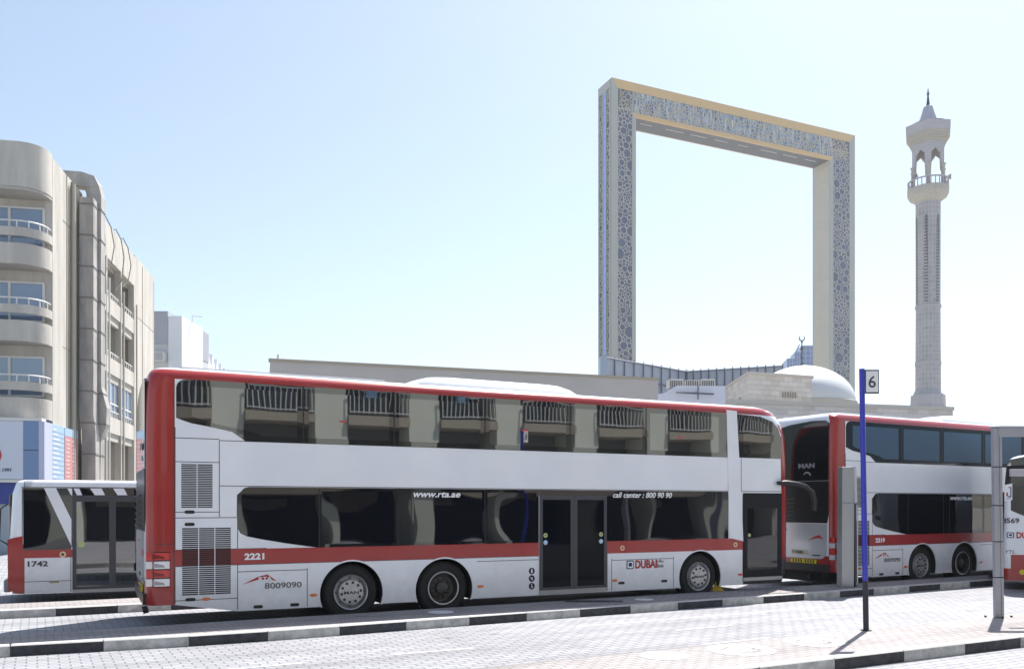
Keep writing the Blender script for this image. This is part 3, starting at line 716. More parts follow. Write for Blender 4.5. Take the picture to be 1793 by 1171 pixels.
g = MB(); g.tube([(.155, -.10, .05), (.16, -.12, .12), (.155, -.13, zc*.62), (.14, -.125, zc*.685)], .014, SILV, 8); g.tube([(.195, -.06, .05), (.2, -.08, .12), (.19, -.09, zc*.62)], .012, SILV, 8); g.build('grab_rail', t, smooth=True)
g = MB(); g.box((-.235, -.105, zc*.70-.004), (.10, -.098, zc*.70+.004), SEAM); g.build('joint', t)

# bus shelter at the right edge
c = gnd(1748.5, 1080, .15); t = thing('bus_shelter', (c.x, c.y, .15), R(-2), 'grey metal bus shelter post and roof beam at the right edge', 'bus shelter')
hz = 3.08; lx = -.04
SH = mat('shelter_side', (.44, .44, .48), .4, .3)
g = MB(); n = 5; zs = [0, .655, 1.235, 1.82, 2.445, hz]
cur = 0
for i in range(5):
    z0, z1 = zs[i], zs[i+1]-.012; a0, a1 = lx*z0/hz, lx*z1/hz
    g.add([(-.065+a0, -.05, z0), (.07+a0, -.05, z0), (.07+a0, .05, z0), (-.065+a0, .05, z0), (-.065+a1, -.05, z1), (.07+a1, -.05, z1), (.07+a1, .05, z1), (-.065+a1, .05, z1)], [(0, 3, 2, 1), (4, 5, 6, 7), (0, 1, 5, 4), (1, 2, 6, 5), (2, 3, 7, 6), (3, 0, 4, 7)], ALUP)
g.build('post', t, bevel=.012)
g = MB()
for z in zs[1:5]: g.box((-.058+lx*z/hz, -.044, z-.015), (.063+lx*z/hz, .044, z+.003), BLACK)
g.pieces('post_joint', t)
g = MB(); g.tube([(.02+lx*.0, -.052, .03), (.02+lx, -.052, hz-.05)], .003, SEAM, 6); g.build('post_groove', t)
g = MB(); g.box((-.065+lx, -.06, hz-.008), (7, .08, hz+.02), SH); g.box((lx+.01, -.065, hz-.15), (7, .05, hz-.01), ALUP); g.build('roof_beam', t, bevel=.006)
g = MB(); g.box((6.6, -.08, 0), (6.74, .1, hz-.13), ALUP); g.build('post', t)
g = MB(); g.box((.20, .0, 2.29), (5, .06, 2.40), SH); g.build('cross_bar', t, bevel=.005)
for dx, dy in ((-.2, -.06), (.2, -.08)):
    pass
g = MB()
for dx, dy in ((-.20, .02), (.0, -.12), (.22, .03)): g.lathe([(.02, 0), (.02, .025), (.001, .03)], BLACK, 8, lambda r_, h, a, dx=dx, dy=dy: (dx+r_*math.cos(a), dy+r_*math.sin(a), h))
g.pieces('anchor_bolt', t)

# ================================================================== single deck bus at the left (1742)
BS = Plane(124, 17.3, 24)
def single_deck():
    o = BS.o; t = thing('single_deck_bus', (o.x, o.y, 0), BS.r, 'white and red single deck bus numbered 1742 at the left edge', 'bus')
    global W; W0 = W
    x0 = BS(38, 900)[0]; xr = BS(14, 900)[0]
    ztop = BS(124, 840)[1]; ztop = max(ztop, 2.4)
    rings = [(.2, xr+.05, 11.0, 0, .22, .3), (.5, xr, 11.1, 0, .25, .3), (1.2, xr, 11.1, 0, .25, .3), (2.2, xr+.05, 11.05, 0, .25, .3)]
    for i in range(0, 5):
        a = R(90*i/4); rings.append((ztop-.10+.10*math.sin(a), xr+.10+.15*(1-math.cos(a)), 11.0-.2*(1-math.cos(a)), .10*(1-math.cos(a)), .3, .3))
    def m_of(c, n):
        if n.z < -.8 and c.z < .6: return UNDER
        if c.x < x0+.02 or c.x < xr+.3: return RED if c.z < 1.25 else WHITE
        return WHITE
    zbm = lambda x: .22
    bus_body(rings, m_of, [(3.2+x0+.5, .45, .52), (9.0+x0, .45, .52)], 'body', t, [x0+.05, 2.0, 4.0, 7, 10], zbm)
    for x in (3.7+x0, 9.0+x0):
        for sg, y in ((-1, .06), (1, W-.06)): wheel(t, x, .46, y, sg, 'cap', .46)
    P = lambda *a: [BS(x, y) for x, y in a]
    for sg in (-1, 1):
        s = Side(t, sg); near = sg < 0
        z1 = BS(124, 853.5)[1]; zr1 = BS(80, 962)[1]; zr0 = BS(80, 976)[1]; zb = BS(60, 1036)[1]
        s.part('rear_quarter_red', P((13, 945), (20, 942), (40, 938), (40.5, 1037), (14, 1034)), RED, .004)
        s.part('rear_window', P((40.5, 853.5), (124, 854), (124, 961), (41, 963)), GLASSL, .005)
        s.part('side_window_band', [BS(124, 1)[0] and (BS(124, 854)[0], z1), (10.8, z1), (10.8, zr1+.05), (BS(124, 854)[0], zr1+.05)], GLASSL, .0045)
        s.part('slanted_pillar', P((77, 854), (98, 854), (125, 909), (125, 955)), WHITE, .008)
        for a, b, c2, d in ((118, 126.5, 126.5, 124.5), (129, 139, 144, 135), (158, 178, 184, 166), (198, 217, 223, 206), (237, 257, 263, 245)):
            s.part('white_dash', P((a, 854.8), (b, 854.8), (c2, 866.5), (d, 866.5)), WHITE, .028 if near else .008)
        s.rect('red_stripe', BS(41, 9)[0], zr0, 10.9, zr1, RED, .0035)
        g = MB(); zz = BS(80, 1017)[1]
        for a in ((x0, zz, BS(124, 9)[0], zz), (BS(124, 9)[0], .22, BS(124, 9)[0], z1), (x0+.01, .22, x0+.01, z1), (BS(43, 9)[0], z1+.0, BS(43, 9)[0], ztop-.05)): s.seam(g, *a)
        s.seam(g, x0, z1+.01, 10.9, z1+.01)
        g.build('panel_seams', t)
        c = BS(42, 982)
        if near: s.text('1742', .145, c[0]+.03, zr0-.165, TXTD, 'fleet_number', sx=1.35, bold=.004)
        c = BS(95, 1018.5); s.part('hatch_handle', rr(c[0]-.09, c[1]-.015, c[0]+.09, c[1]+.012, .012, 2), mat('brass_handle', (.35, .27, .18), .4, .5), .012)
        if near:
            c = BS(110, 970); g = MB(); s.poly(g, arc(c[0], c[1], .06, 0, 345, 23), -.01, .009, mat('cream_ring', (0, 0, 0))); s.poly(g, arc(c[0], c[1], .026, 0, 345, 23), -.01, .012, BLACK); g.build('door_button', t)
            # door pair
            a = BS(124, 9)[0]+.03; e = BS(262, 9)[0]; zt = z1-.15; zd = .27
            m1 = BS(191, 9)[0]; m2 = BS(203, 9)[0]; l1 = BS(134, 9)[0]
            g = MB()
            for q in ((a, l1, zd, zt), (m1, m2, zd, zt), (e, e+.12, zd, zt), (l1, m1, zd, zd+.06), (m2, e, zd, zd+.06), (l1, m1, zt-.13, zt-.001), (m2, e, zt-.13, zt-.001)):
                s.poly(g, [(q[0], q[2]), (q[1], q[2]), (q[1], q[3]), (q[0], q[3])], -.01, .02, DFRAME)
            d = g.build('door', t)
            g = MB(); s.poly(g, [(l1, zd+.05), (e, zd+.05), (e, zt-.12), (l1, zt-.12)], -.01, .01, GLASS2); g.build('door_glass', d)
            c = BS(142.5, 952.5); g = MB(); s.poly(g, arc(c[0], c[1], .065, 0, 345, 23), -.01, .0125, GREENS); g.build('sticker', d)
            s.rect('door_sill', a, .20, e, .262, ALU, .012)
    # rear lamps and screen
    g = MB(); g.box((xr-.02, .3, 1.35), (xr+.06, 2.2, 2.2), GLASS); g.build('rear_screen', t, bevel=.03)
    for z in (.55, .72, .89, 1.06):
        for y in (.12, 2.26):
            g = MB(); g.lathe([(.055, 0), (.05, -.03), (.001, -.035)], LRED if z > .7 else ORANGE, 14, lambda r_, h, a, z=z, y=y: (xr+.02+h, y+r_*math.cos(a), z+r_*math.sin(a))); g.build('tail_lamp', t)
    g = MB(); g.box((xr-.09, .1, .25), (xr+.05, 2.4, .5), mat('bumper_grey', (.3, .3, .32), .4)); g.build('bumper', t, bevel=.03)
    g = MB(); g.tube([(xr+.0, -.02, 2.0), (xr-.12, -.06, 1.9), (xr-.14, -.06, 1.3), (xr, -.02, 1.2)], .015, BLACK, 8); g.build('grab_handle', t)
single_deck()

# ================================================================== coach at the right edge (8569)
BC = Plane(1757, 20.1, -30)
def coach():
    o = BC.o; t = thing('city_bus', (o.x, o.y, 0), BC.r, 'black, white and red bus numbered 8569 behind the shelter post', 'bus')
    z_r = BC(1775, 970.5)[1]
    rings = [(.2, .03, 8.0, 0, .12, .3), (.5, .0, 8.1, 0, .12, .3), (1.2, .0, 8.1, 0, .12, .3), (2.4, .02, 8.05, 0, .12, .3), (2.9, .06, 8.0, 0, .12, .3)]
    for i in range(0, 5):
        a = R(90*i/4); rings.append((3.0+.16*math.sin(a), .1+.3*(1-math.cos(a)), 7.9, .16*(1-math.cos(a)), .5, .3))
    def m_of(c, n):
        if n.z < -.8 and c.z < .6: return UNDER
        if c.z < .4: return RED
        if c.z > 1.9 and c.z < 3.05 and c.x < .4: return BLACK
        return WHITE
    bus_body(rings, m_of, [(4.4, .45, .52)], 'body', t, [.6, 1.5, 3, 5, 7], lambda x: .22)
    for sg, y in ((-1, .06), (1, W-.06)): wheel(t, 4.4, .46, y, sg, 'cap', .46)
    P = lambda *a: [BC(x, y) for x, y in a]
    for sg in (-1, 1):
        s = Side(t, sg)
        x8 = 7.4
        zt = BC(1793, 796)[1]; zl = BC(1757, 893)[1]; zm = BC(1793, 903)[1]
        s.part('window_band', [(.15, zl), (BC(1793, 9)[0], zm), (2.4, zm-.15), (3.2, zm-.2), (x8, zm-.2), (x8, zt+.05), (1.2, zt+.05), (.6, zt), (.15, zt-.1)], GLASSL, .005)
        s.rect('red_skirt', .15, .22, x8, z_r, RED, .004)
        if sg < 0:
            s.text('8569', .16, .03+BC(1752, 9)[0], BC(1760, 915)[1], TXTD, 'fleet_number', sx=1.1, bold=.004)
            c = BC(1761, 941); g = MB(); x, z = c[0]+.02, c[1]; s.poly(g, rr(x, z, x+.15, z+.13, .02, 2), -.01, .006, TXTB); s.poly(g, rr(x+.02, z+.02, x+.13, z+.11, .01, 2), .0, .008, TXTW); s.poly(g, rr(x+.04, z+.045, x+.11, z+.09, .01, 2), .0, .01, TXTB); g.build('bus_pictogram', t)
            s.text('DUBAI', .19, x+.19, z, TXTR, 'emblem_name', sx=.8, bold=.007)
            s.text('bus', .10, x+.72, z, TXTD, 'emblem_small_word')
            s.text('YTL', .10, BC(1758, 970)[0], BC(1758, 970)[1]+.03, TXTD, 'small_lettering', sx=1.3, shear=.3)
            q = P((1759, 877), (1772.5, 875), (1772.5, 846), (1759, 848.5)); s.part('notice', q, TXTW, .008)
            g = MB()
            for (a, b, c2, d, m) in ((1766, 852, 1771, 854, TXTR), (1769, 854, 1771, 870, TXTB), (1764, 868, 1771, 870, TXTB), (1762, 862, 1765, 868, TXTR), (1761, 872, 1770, 873, TXTB)): s.poly(g, P((a, d), (c2, d), (c2, b), (a, b)), .0, .0095, m)
            g.build('notice_print', t)
            c = BC(1790, 1001); g = MB(); s.poly(g, arc(c[0], c[1], .06, 0, 345, 15), -.01, .012, YEL); g.build('marker_lamp', t)
    g = MB(); g.box((-.02, .5, 1.2), (.1, 2.0, 2.3), GLASS); g.build('rear_screen', t, bevel=.03)
coach()
# ================================================================== buildings
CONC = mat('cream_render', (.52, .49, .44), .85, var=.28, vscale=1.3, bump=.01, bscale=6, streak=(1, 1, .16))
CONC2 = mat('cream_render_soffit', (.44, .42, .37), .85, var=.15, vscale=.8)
WINB = mat('window_blue_glass', (.16, .22, .32), .05, ior=2.2)
WFR = mat('window_frame_white', (.66, .66, .64), .5)
DUCT = mat('duct_galvanised', (.44, .415, .385), .6, .1, var=.4, vscale=1.6, streak=(1, 1, .3))
PIPE = mat('pipe_brown', (.22, .20, .16), .6)
ACW = mat('air_conditioner_white', (.62, .62, .62), .5, var=.15, vscale=3)
DARK = mat('dark_opening', (.04, .04, .045), .7)

def left_building():
    rz = math.atan2(.197, .98); t = thing('apartment_building', (-19.4, 35.4, 0), rz, 'cream apartment building with rounded balconies at the left edge', 'building')
    Rr = 1.0; XL = -15; D = 21.7; ZT = 16.95
    def contour(ins=0, n=10):
        return [(XL, ins)]+[(-Rr+(Rr-ins)*math.sin(R(90*i/n)), Rr-(Rr-ins)*math.cos(R(90*i/n))) for i in range(n+1)]
    def band(z0, z1, th=.16, ext=0.5, m=CONC, y_end=1.25, out=0.0):
        o = contour(-out)+[(out, y_end)]; i_ = contour(th)+[(-th, y_end)]
        g = MB(); poly = o+i_[::-1]
        n = len(o); vs = [(x, y, z) for z in (z0, z1) for (x, y) in o+i_]
        fs = []
        for k in range(n-1):
            fs += [(k, k+1, 2*n+k+1, 2*n+k), (n+k+1, n+k, 3*n+k, 3*n+k+1), (2*n+k, 2*n+k+1, 3*n+k+1, 3*n+k), (k+1, k, n+k, n+k+1)]
        fs += [(0, n, 3*n, 2*n), (n-1, 3*n-1, 4*n-1, 2*n-1)] if False else [(0, 2*n, 3*n, n), (n-1, 2*n-1, 4*n-1, 3*n-1)][0:0]
        g.add(vs, fs, m); return g
    # core and right hand facade
    g = MB()
    g.box((XL, 1.3, 0), (-1.9, D-.2, ZT-.5), CONC); g.box((-1.9, 1.3, 0), (-.36, 2.4, ZT-.45), CONC)                       # core
    g.box((-.35, 1.28, 0), (0, 8.7, ZT-.12), CONC)                          # facade wall
    pass
    g.box((-1.9, 8.4, 0), (-.36, 8.7, ZT-.4), CONC)
    g.box((-.35, 16.3, 0), (0.0, D, ZT+.05), CONC); g.box((-1.9, 16.3, 0), (-.36, 16.6, ZT-.4), CONC)
    g.box((-1.9, 16.7, 0), (-.36, D, ZT-.4), CONC)
    g.box((XL, D-.19, 0), (-.0, D, ZT-.2), CONC)
    g.build('wall', t)
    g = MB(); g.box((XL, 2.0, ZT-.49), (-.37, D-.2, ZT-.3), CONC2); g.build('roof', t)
    floors = [11.93, 8.76, 5.59]
    # parapet + corner bands
    for z0, z1 in [(15.1, ZT)]: 
        b = band(z0, z1, .3); b.build('parapet', t, smooth=True)
    pts = contour(.02)+[(-.02, 1.27), (-1.9, 1.29), (XL, 1.29)]
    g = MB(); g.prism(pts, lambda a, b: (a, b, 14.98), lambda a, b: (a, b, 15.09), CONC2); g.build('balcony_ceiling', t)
    for zf in floors:
        band(zf, zf+.85, .14).build('balcony_front', t, smooth=True)
        band(zf+1.15, zf+1.50, .14).build('balcony_front', t, smooth=True)
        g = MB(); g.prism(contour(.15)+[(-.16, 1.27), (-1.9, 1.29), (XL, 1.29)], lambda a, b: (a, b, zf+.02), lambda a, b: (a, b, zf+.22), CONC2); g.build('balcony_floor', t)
        # slot balusters
        g = MB(); cc = contour(.05, 8)
        for k in range(40):
            x = XL+.3+k*.33
            if x < -.95: g.box((x, .03, zf+.85), (x+.05, .11, zf+1.15), WFR)
        g.build('balcony_balusters', t)
        g = MB(); path = [(x, y, zf+1.78) for x, y in contour(.07)]+[(-.07, 1.24, zf+1.78)]
        g.tube(path, .035, WFR, 6)
        for k in (1, 4, 7, 10): x, y, z = path[k]; g.tube([(x, y, zf+1.5), (x, y, z)], .028, WFR, 5)
        for x in [-2.1-1.1*i for i in range(10)]: g.tube([(x, .07, zf+1.5), (x, .07, zf+1.78)], .028, WFR, 5)
        g.build('railing', t)
        # windows on the back wall
        for wx0 in (-3.05, -7.2, -11.4):
            f = MB(); wz0, wz1 = zf+1.0, zf+2.72; wx1 = wx0+2.75
            for q in ((wx0, wx0+.08, wz0, wz1), (wx1-.08, wx1, wz0, wz1), (wx0+1.33, wx0+1.43, wz0, wz1)): f.box((q[0], 1.20, q[2]), (q[1], 1.3, q[3]), WFR)
            f.box((wx0, 1.202, wz1-.08), (wx1, 1.3, wz1), WFR); f.box((wx0, 1.202, wz0), (wx1, 1.3, wz0+.08), WFR)
            fo = f.build('window_frame', t)
            f = MB(); f.box((wx0+.05, 1.25, wz0+.05), (wx1-.05, 1.29, wz1-.05), WINB); f.build('window_pane', fo)
    # bays with balconies on the right hand facade
    ys = [(8.75, 9.85), (10.1, 12.95), (13.15, 16.05)]
    g = MB()
    for y0, y1 in ((9.85, 10.1), (12.95, 13.15), (16.05, 16.3)): g.box((-.34, y0, 0), (-.004, y1, ZT-.1), CONC)
    g.box((-.345, 8.7, 15.1), (-.001, 16.3, ZT-.06), CONC)
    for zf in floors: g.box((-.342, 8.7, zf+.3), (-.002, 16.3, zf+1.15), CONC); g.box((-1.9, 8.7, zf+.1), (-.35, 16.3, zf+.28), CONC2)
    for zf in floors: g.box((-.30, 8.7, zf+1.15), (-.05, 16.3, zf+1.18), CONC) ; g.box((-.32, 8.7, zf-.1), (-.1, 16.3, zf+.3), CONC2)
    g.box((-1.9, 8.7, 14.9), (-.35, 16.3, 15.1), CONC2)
    g.box((-1.88, 9.85, 0), (-.35, 10.0, ZT-1), CONC2); g.box((-1.88, 12.98, 0), (-.35, 13.1, ZT-1), CONC2)
    g.build('balcony_bays', t)
    for i, zf in enumerate(floors):
        g = MB()
        for y0, y1 in ys:
            g.tube([(-.1, y0, zf+1.5), (-.1, y1, zf+1.5)], .035, WFR, 6)
            k = int((y1-y0)/.42)
            for j in range(k+1): g.tube([(-.1, y0+.05+j*(y1-y0-.1)/k, zf+1.15), (-.1, y0+.05+j*(y1-y0-.1)/k, zf+1.5)], .028, WFR, 5)
        g.build('railing', t)
        if i == 2:
            f = MB()
            for j in range(7): y = 10.12+j*5.9/6; f.box((-.22, y-.03, zf+1.15), (-.12, y+.03, zf+3.2), WFR)
            f.box((-.22, 10.1, zf+1.9), (-.121, 16.0, zf+1.98), WFR); fo = f.build('window_frame', t)
            f = MB(); f.box((-.19, 10.1, zf+1.15), (-.16, 16.03, zf+3.2), WINB); f.build('window_pane', fo)
        for (y, dz) in ((11.0, 1.4), (14.3, 1.5), (12.2, 1.4)) if i == 0 else ((11.2, 1.2),):
            a = MB(); a.box((-1.1, y, zf+dz), (-.5, y+.9, zf+dz+.55), ACW); a.lathe([(.2, 0), (.2, .02), (.001, .02)], DARK, 14, lambda r_, h, an, y=y, zf=zf, dz=dz: (-.5+h, y+.4+r_*math.cos(an), zf+dz+.28+r_*math.sin(an))); a.build('air_conditioner', t)
    # ground floor openings to the right
    g = MB(); 
    for y0, y1 in ((10.1, 12.95), (13.15, 16.05)): g.box((-1.5, y0, 2.5), (-1.4, y1, 5.1), mat('beige_wall', (.42, .36, .24), .8))
    g.build('recess_wall', t)
    # vertical grooves, pipes, ducts
    g = MB()
    for y in (3.15, 18.2): g.box((-.01, y, 0), (.012, y+.10, ZT-.12), mat('groove', (.12, .10, .07), .8))
    g.box((-.01, 2.6, 14.6), (.006, 8.6, 14.63), SEAM); g.box((-.01, 2.6, 9.0), (.006, 8.6, 9.02), SEAM); g.box((-.01, 16.5, 13.4), (.006, D-.1, 13.43), SEAM)
    g.pieces('facade_joint', t)
    for (y, r_, m) in ((3.55, .06, PIPE), (3.8, .09, mat('pipe_cream', (.42, .40, .33), .6)), (4.1, .06, PIPE), (10.0, .05, WFR), (16.2, .05, mat('pipe_cream', (0, 0, 0))), (13.05, .06, CONC)):
        a = MB(); a.tube([(.12, y, 0), (.12, y, ZT-.3 if y < 9 else 14)], r_, m, 8)
        a.build('drain_pipe', t, smooth=True)
    def duct(path, w_, d_, seams):
        a = MB(); hw, hd = w_/2, d_/2; pts = [Vector(p) for p in path]; vs = []
        for i, p in enumerate(pts):
            dr = (pts[min(i+1, len(pts)-1)]-pts[max(i-1, 0)]).normalized()
            sx = Vector((1, 0, 0)) if abs(dr.x) < .8 else Vector((0, 0, 1))
            b_ = dr.cross(sx).normalized(); s_ = b_.cross(dr).normalized()
            vs += [p+s_*hd+b_*hw, p+s_*hd-b_*hw, p-s_*hd-b_*hw, p-s_*hd+b_*hw]
        fs = [(4*i+k, 4*i+(k+1) % 4, 4*i+4+(k+1) % 4, 4*i+4+k) for i in range(len(pts)-1) for k in range(4)]+[(0, 1, 2, 3), tuple(4*(len(pts)-1)+k for k in range(4))]
        a.add(vs, fs, DUCT)
        for z in seams:
            for p, q in zip(pts[:-1], pts[1:]):
                if min(p.z, q.z) < z < max(p.z, q.z) and abs(p.z-q.z) > .5:
                    c_ = p+(q-p)*((z-p.z)/(q.z-p.z)); e = .03
                    a.box((c_.x-hd-e, c_.y-hw-e, z-.03), (c_.x+hd+e, c_.y+hw+e, z+.03), mat('duct_flange', (.22, .21, .2), .6))
        return a.build('ventilation_duct', t)
    sm = [1.5+1.45*i for i in range(11)]
    duct([(.5, 4.75, 16.3), (.5, 4.75, 6.2), (.5, 5.1, 5.5), (.5, 5.1, 0)], .7, .6, sm)
    duct([(-1.2, 5.3, 17.35), (.1, 5.3, 17.35), (.38, 5.38, 17.28), (.55, 5.45, 17.08), (.62, 5.5, 16.7), (.62, 5.5, 7.6), (.85, 5.6, 6.6), (.8, 5.65, 5.9), (.5, 5.9, 5.2), (.45, 5.9, 0)], .7, .65, sm)
    # loose cables over the parapet
    for (y, l) in ((9.9, 2.7), (12.0, 3.2), (13.6, 2.6)):
        a = MB(); a.tube([(-.1, y-.5, ZT-.0), (.05, y-.4, ZT+.12), (.22, y, ZT-.3), (.3, y+.35, ZT-1.2), (.2, y+.2, ZT-l*.8), (.02, y-.3, ZT-l)], .028, PIPE, 6); a.build('cable', t, smooth=True)
    # shop fascia: board, blue panels, lists
    SB = mat('sign_board_pale', (.58, .62, .70), .4); BP = mat('sign_blue_panel', (.16, .25, .42), .4); LP = mat('sign_lilac', (.48, .50, .66), .4)
    s = thing('shop_sign', (-19.4, 35.4, 0), rz, 'white and blue shop sign with a red drop wrapped round the left building', 'sign')
    g = MB(); g.box((-10, -.40, 3.05), (-.60, -.15, 5.42), SB); g.build('sign_board', s)
    g = MB(); g.box((-.595, -.41, 3.05), (-.02, -.15, 5.42), BP); g.build('blue_panel', s)
    g = MB(); g.box((-.595, -.415, 4.22), (-.02, -.409, 4.25), SEAM); g.box((-10, -.42, 5.43), (.1, .1, 5.55), WFR); g.box((-10, -.42, 2.92), (.1, .1, 3.03), WFR); g.build('trim', s)
    g = MB(); g.box((-.015, -.41, 3.05), (.2, .55, 5.42), LP); g.build('corner_panel', s)
    g = MB(); g.box((0.02, .6, 3.0), (.16, 2.3, 5.42), mat('list_blue', (.36, .50, .66), .5)); 
    for i in range(11): g.box((.155, .62, 3.1+i*.2), (.165, 2.28, 3.12+i*.2), mat('list_line', (.18, .28, .42), .5)); g.box((.15, .8, 3.17+i*.2), (.168, .8+1.1*((i*37 % 10)/10*.6+.4), 3.24+i*.2), WFR)
    g.build('blue_list', s)
    g = MB(); g.box((0.02, 2.4, 2.95), (.16, 4.3, 5.05), mat('list_red', (.56, .26, .26), .5)); g.box((.02, 2.4, 5.06), (.16, 4.3, 5.42), mat('list_blue', (0, 0, 0)))
    for i in range(11):
        for j in range(2): g.box((.15, 2.5+j*.9+(i*13 % 5)*.05, 3.05+i*.18), (.168, 2.5+j*.9+.55, 3.12+i*.18), mat('list_pink', (.7, .5, .5), .5))
    g.build('red_list', s)
    dr = [(-1.80+.42*math.sin(R(a))*(1 if a < 180 else 1), 4.02-.42*math.cos(R(a))) for a in range(-100, 101, 10)]+[(-1.57, 4.62), (-1.80, 5.0), (-2.03, 4.62)]
    dr = [(x-.02, z) for x, z in dr]
    g = MB(); g.prism(dr, lambda a, b: (a, -.39, b), lambda a, b: (a, -.425, b), mat('drop_red', (.48, .04, .05), .4))
    dr2 = [(-1.82+.24*math.sin(R(a)), 4.0-.24*math.cos(R(a))) for a in range(0, 360, 15)]
    g.prism(dr2, lambda a, b: (a, -.42, b), lambda a, b: (a, -.43, b), SB); g.prism([(-1.82+(x+1.82)*.7, 4+(z-4)*.7) for x, z in dr2], lambda a, b: (a, -.425, b), lambda a, b: (a, -.435, b), mat('drop_red', (0, 0, 0)))
    g.build('drop_emblem', s)
    text('Since 1991', .19, front(-1.86, -.41, 3.36), TXTB, 'lettering', s, shear=.25, sx=1.0, bold=.006)
    g = MB(); g.box((-10, -.2, 2.05), (-1.0, 1.25, 2.9), mat('shop_front_blue', (.02, .04, .25), .4)); g.box((-10, -.15, 0), (-1.1, 1.25, 2.04), mat('shop_glass_pale', (.30, .36, .42), .1)); g.build('shop_front', s)
left_building()

# pale building further back on the left
def far_left():
    t = thing('white_building', (-36, 90, 0), 0, 'pale building with pointed white fins behind the cream apartment building', 'building')
    G = mat('grey_cladding', (.36, .37, .42), .7, var=.06); Wt = mat('white_render', (.68, .70, .74), .8, var=.06, vscale=.4)
    g = MB(); g.box((-8, 0, 0), (-1.1+.95, 12, 19.0), mat('pale_wall', (.52, .53, .55), .8, var=.1)); g.box((-8, -.15, 19.0), (-.1, 12, 22.4), G); g.build('wall', t)
    g = MB(); g.box((-.08, -.1, 0), (1.35, 6, 21.9), Wt); g.build('stair_tower', t)
    u = Vector((-3.9, 20.7, 0)).normalized()
    g = MB(); p0 = Vector((1.36, .2, 0)); nrm = Vector((u.y, -u.x, 0))
    n = 9; L_ = 34
    prof = [(0, 0)]
    for i in range(n):
        a = L_*i/n; b = L_*(i+1)/n
        prof += [(a, 19.6), (a+.3, 20.3), (a+(b-a)*.25, 21.4), (a+(b-a)*.6, 20.2), (b-.3, 19.7)]
    prof += [(L_, 19.5), (L_, 0)]
    g.prism(prof[1:]+[(0, 0)], lambda a, z: tuple(p0+u*a+Vector((0, 0, z))), lambda a, z: tuple(p0+u*a-nrm*.5+Vector((0, 0, z))), Wt); g.build('finned_wall', t)
    g = MB()
    for i in range(n):
        for z in (17.3, 14.0):
            a = L_*(i+.3)/n; q = p0+u*a+nrm*.03; c_ = [q+u*(.0)+Vector((0, 0, z-1)), q+u*1.3+Vector((0, 0, z-1)), q+u*1.3+Vector((0, 0, z)), q+u*.65+Vector((0, 0, z+.7)), q+Vector((0, 0, z))]
            g.add([tuple(v) for v in c_], [(0, 1, 2, 3, 4)], mat('arch_window', (.10, .08, .09), .5))
    g.build('arched_windows', t, fix=False)
    g = MB(); g.box((-1.55, -.9, 17.1), (-.25+.0, -.02, 18.0), ACW)
    for i in range(4): g.box((-1.5, -.92, 17.2+i*.2), (-.3, -.9, 17.25+i*.2), DARK)
    g.build('air_conditioner', t)
    g = MB(); g.tube([(1.3, 3, 21.9), (1.3, 3, 22.6), (2.4, 3, 22.5)], .06, ACW, 5); g.build('lamp_bracket', t)
far_left()

# long beige parapet wall behind the main bus
def beige():
    a = at(473, 632, 33); b = at(1152, 665.5, 37.6); d = (b-a); L_ = math.hypot(d.x, d.y); rz = math.atan2(d.y, d.x)
    t = thing('low_building', (a.x, a.y, 0), rz, 'long plain beige building rising just above the main bus roof', 'building')
    M_ = mat('beige_wall_plain', (.53, .50, .465), .85, var=.1, vscale=.3); z = (a.z+b.z)/2
    g = MB(); vs = [(0, 0, 0), (L_, 0, 0), (L_, 9, 0), (0, 9, 0), (0, 0, a.z), (L_, 0, b.z), (L_, 9, b.z), (0, 9, a.z)]
    g.add(vs, [(0, 3, 2, 1), (4, 5, 6, 7), (0, 1, 5, 4), (1, 2, 6, 5), (2, 3, 7, 6), (3, 0, 4, 7)], M_); g.build('wall', t)
    g = MB(); g.add([(-.06, -.06, a.z), (L_+.06, -.06, b.z), (L_+.06, .3, b.z), (-.06, .3, a.z), (-.06, -.06, a.z+.1), (L_+.06, -.06, b.z+.1), (L_+.06, .3, b.z+.1), (-.06, .3, a.z+.1)], [(0, 3, 2, 1), (4, 5, 6, 7), (0, 1, 5, 4), (1, 2, 6, 5), (2, 3, 7, 6), (3, 0, 4, 7)], mat('coping', (.42, .37, .29), .8)); g.build('coping', t)
    g = MB(); g.tube([(.3, .2, a.z), (.3, .2, a.z+.3)], .05, WFR, 5); g.build('vent_pipe', t)
beige()

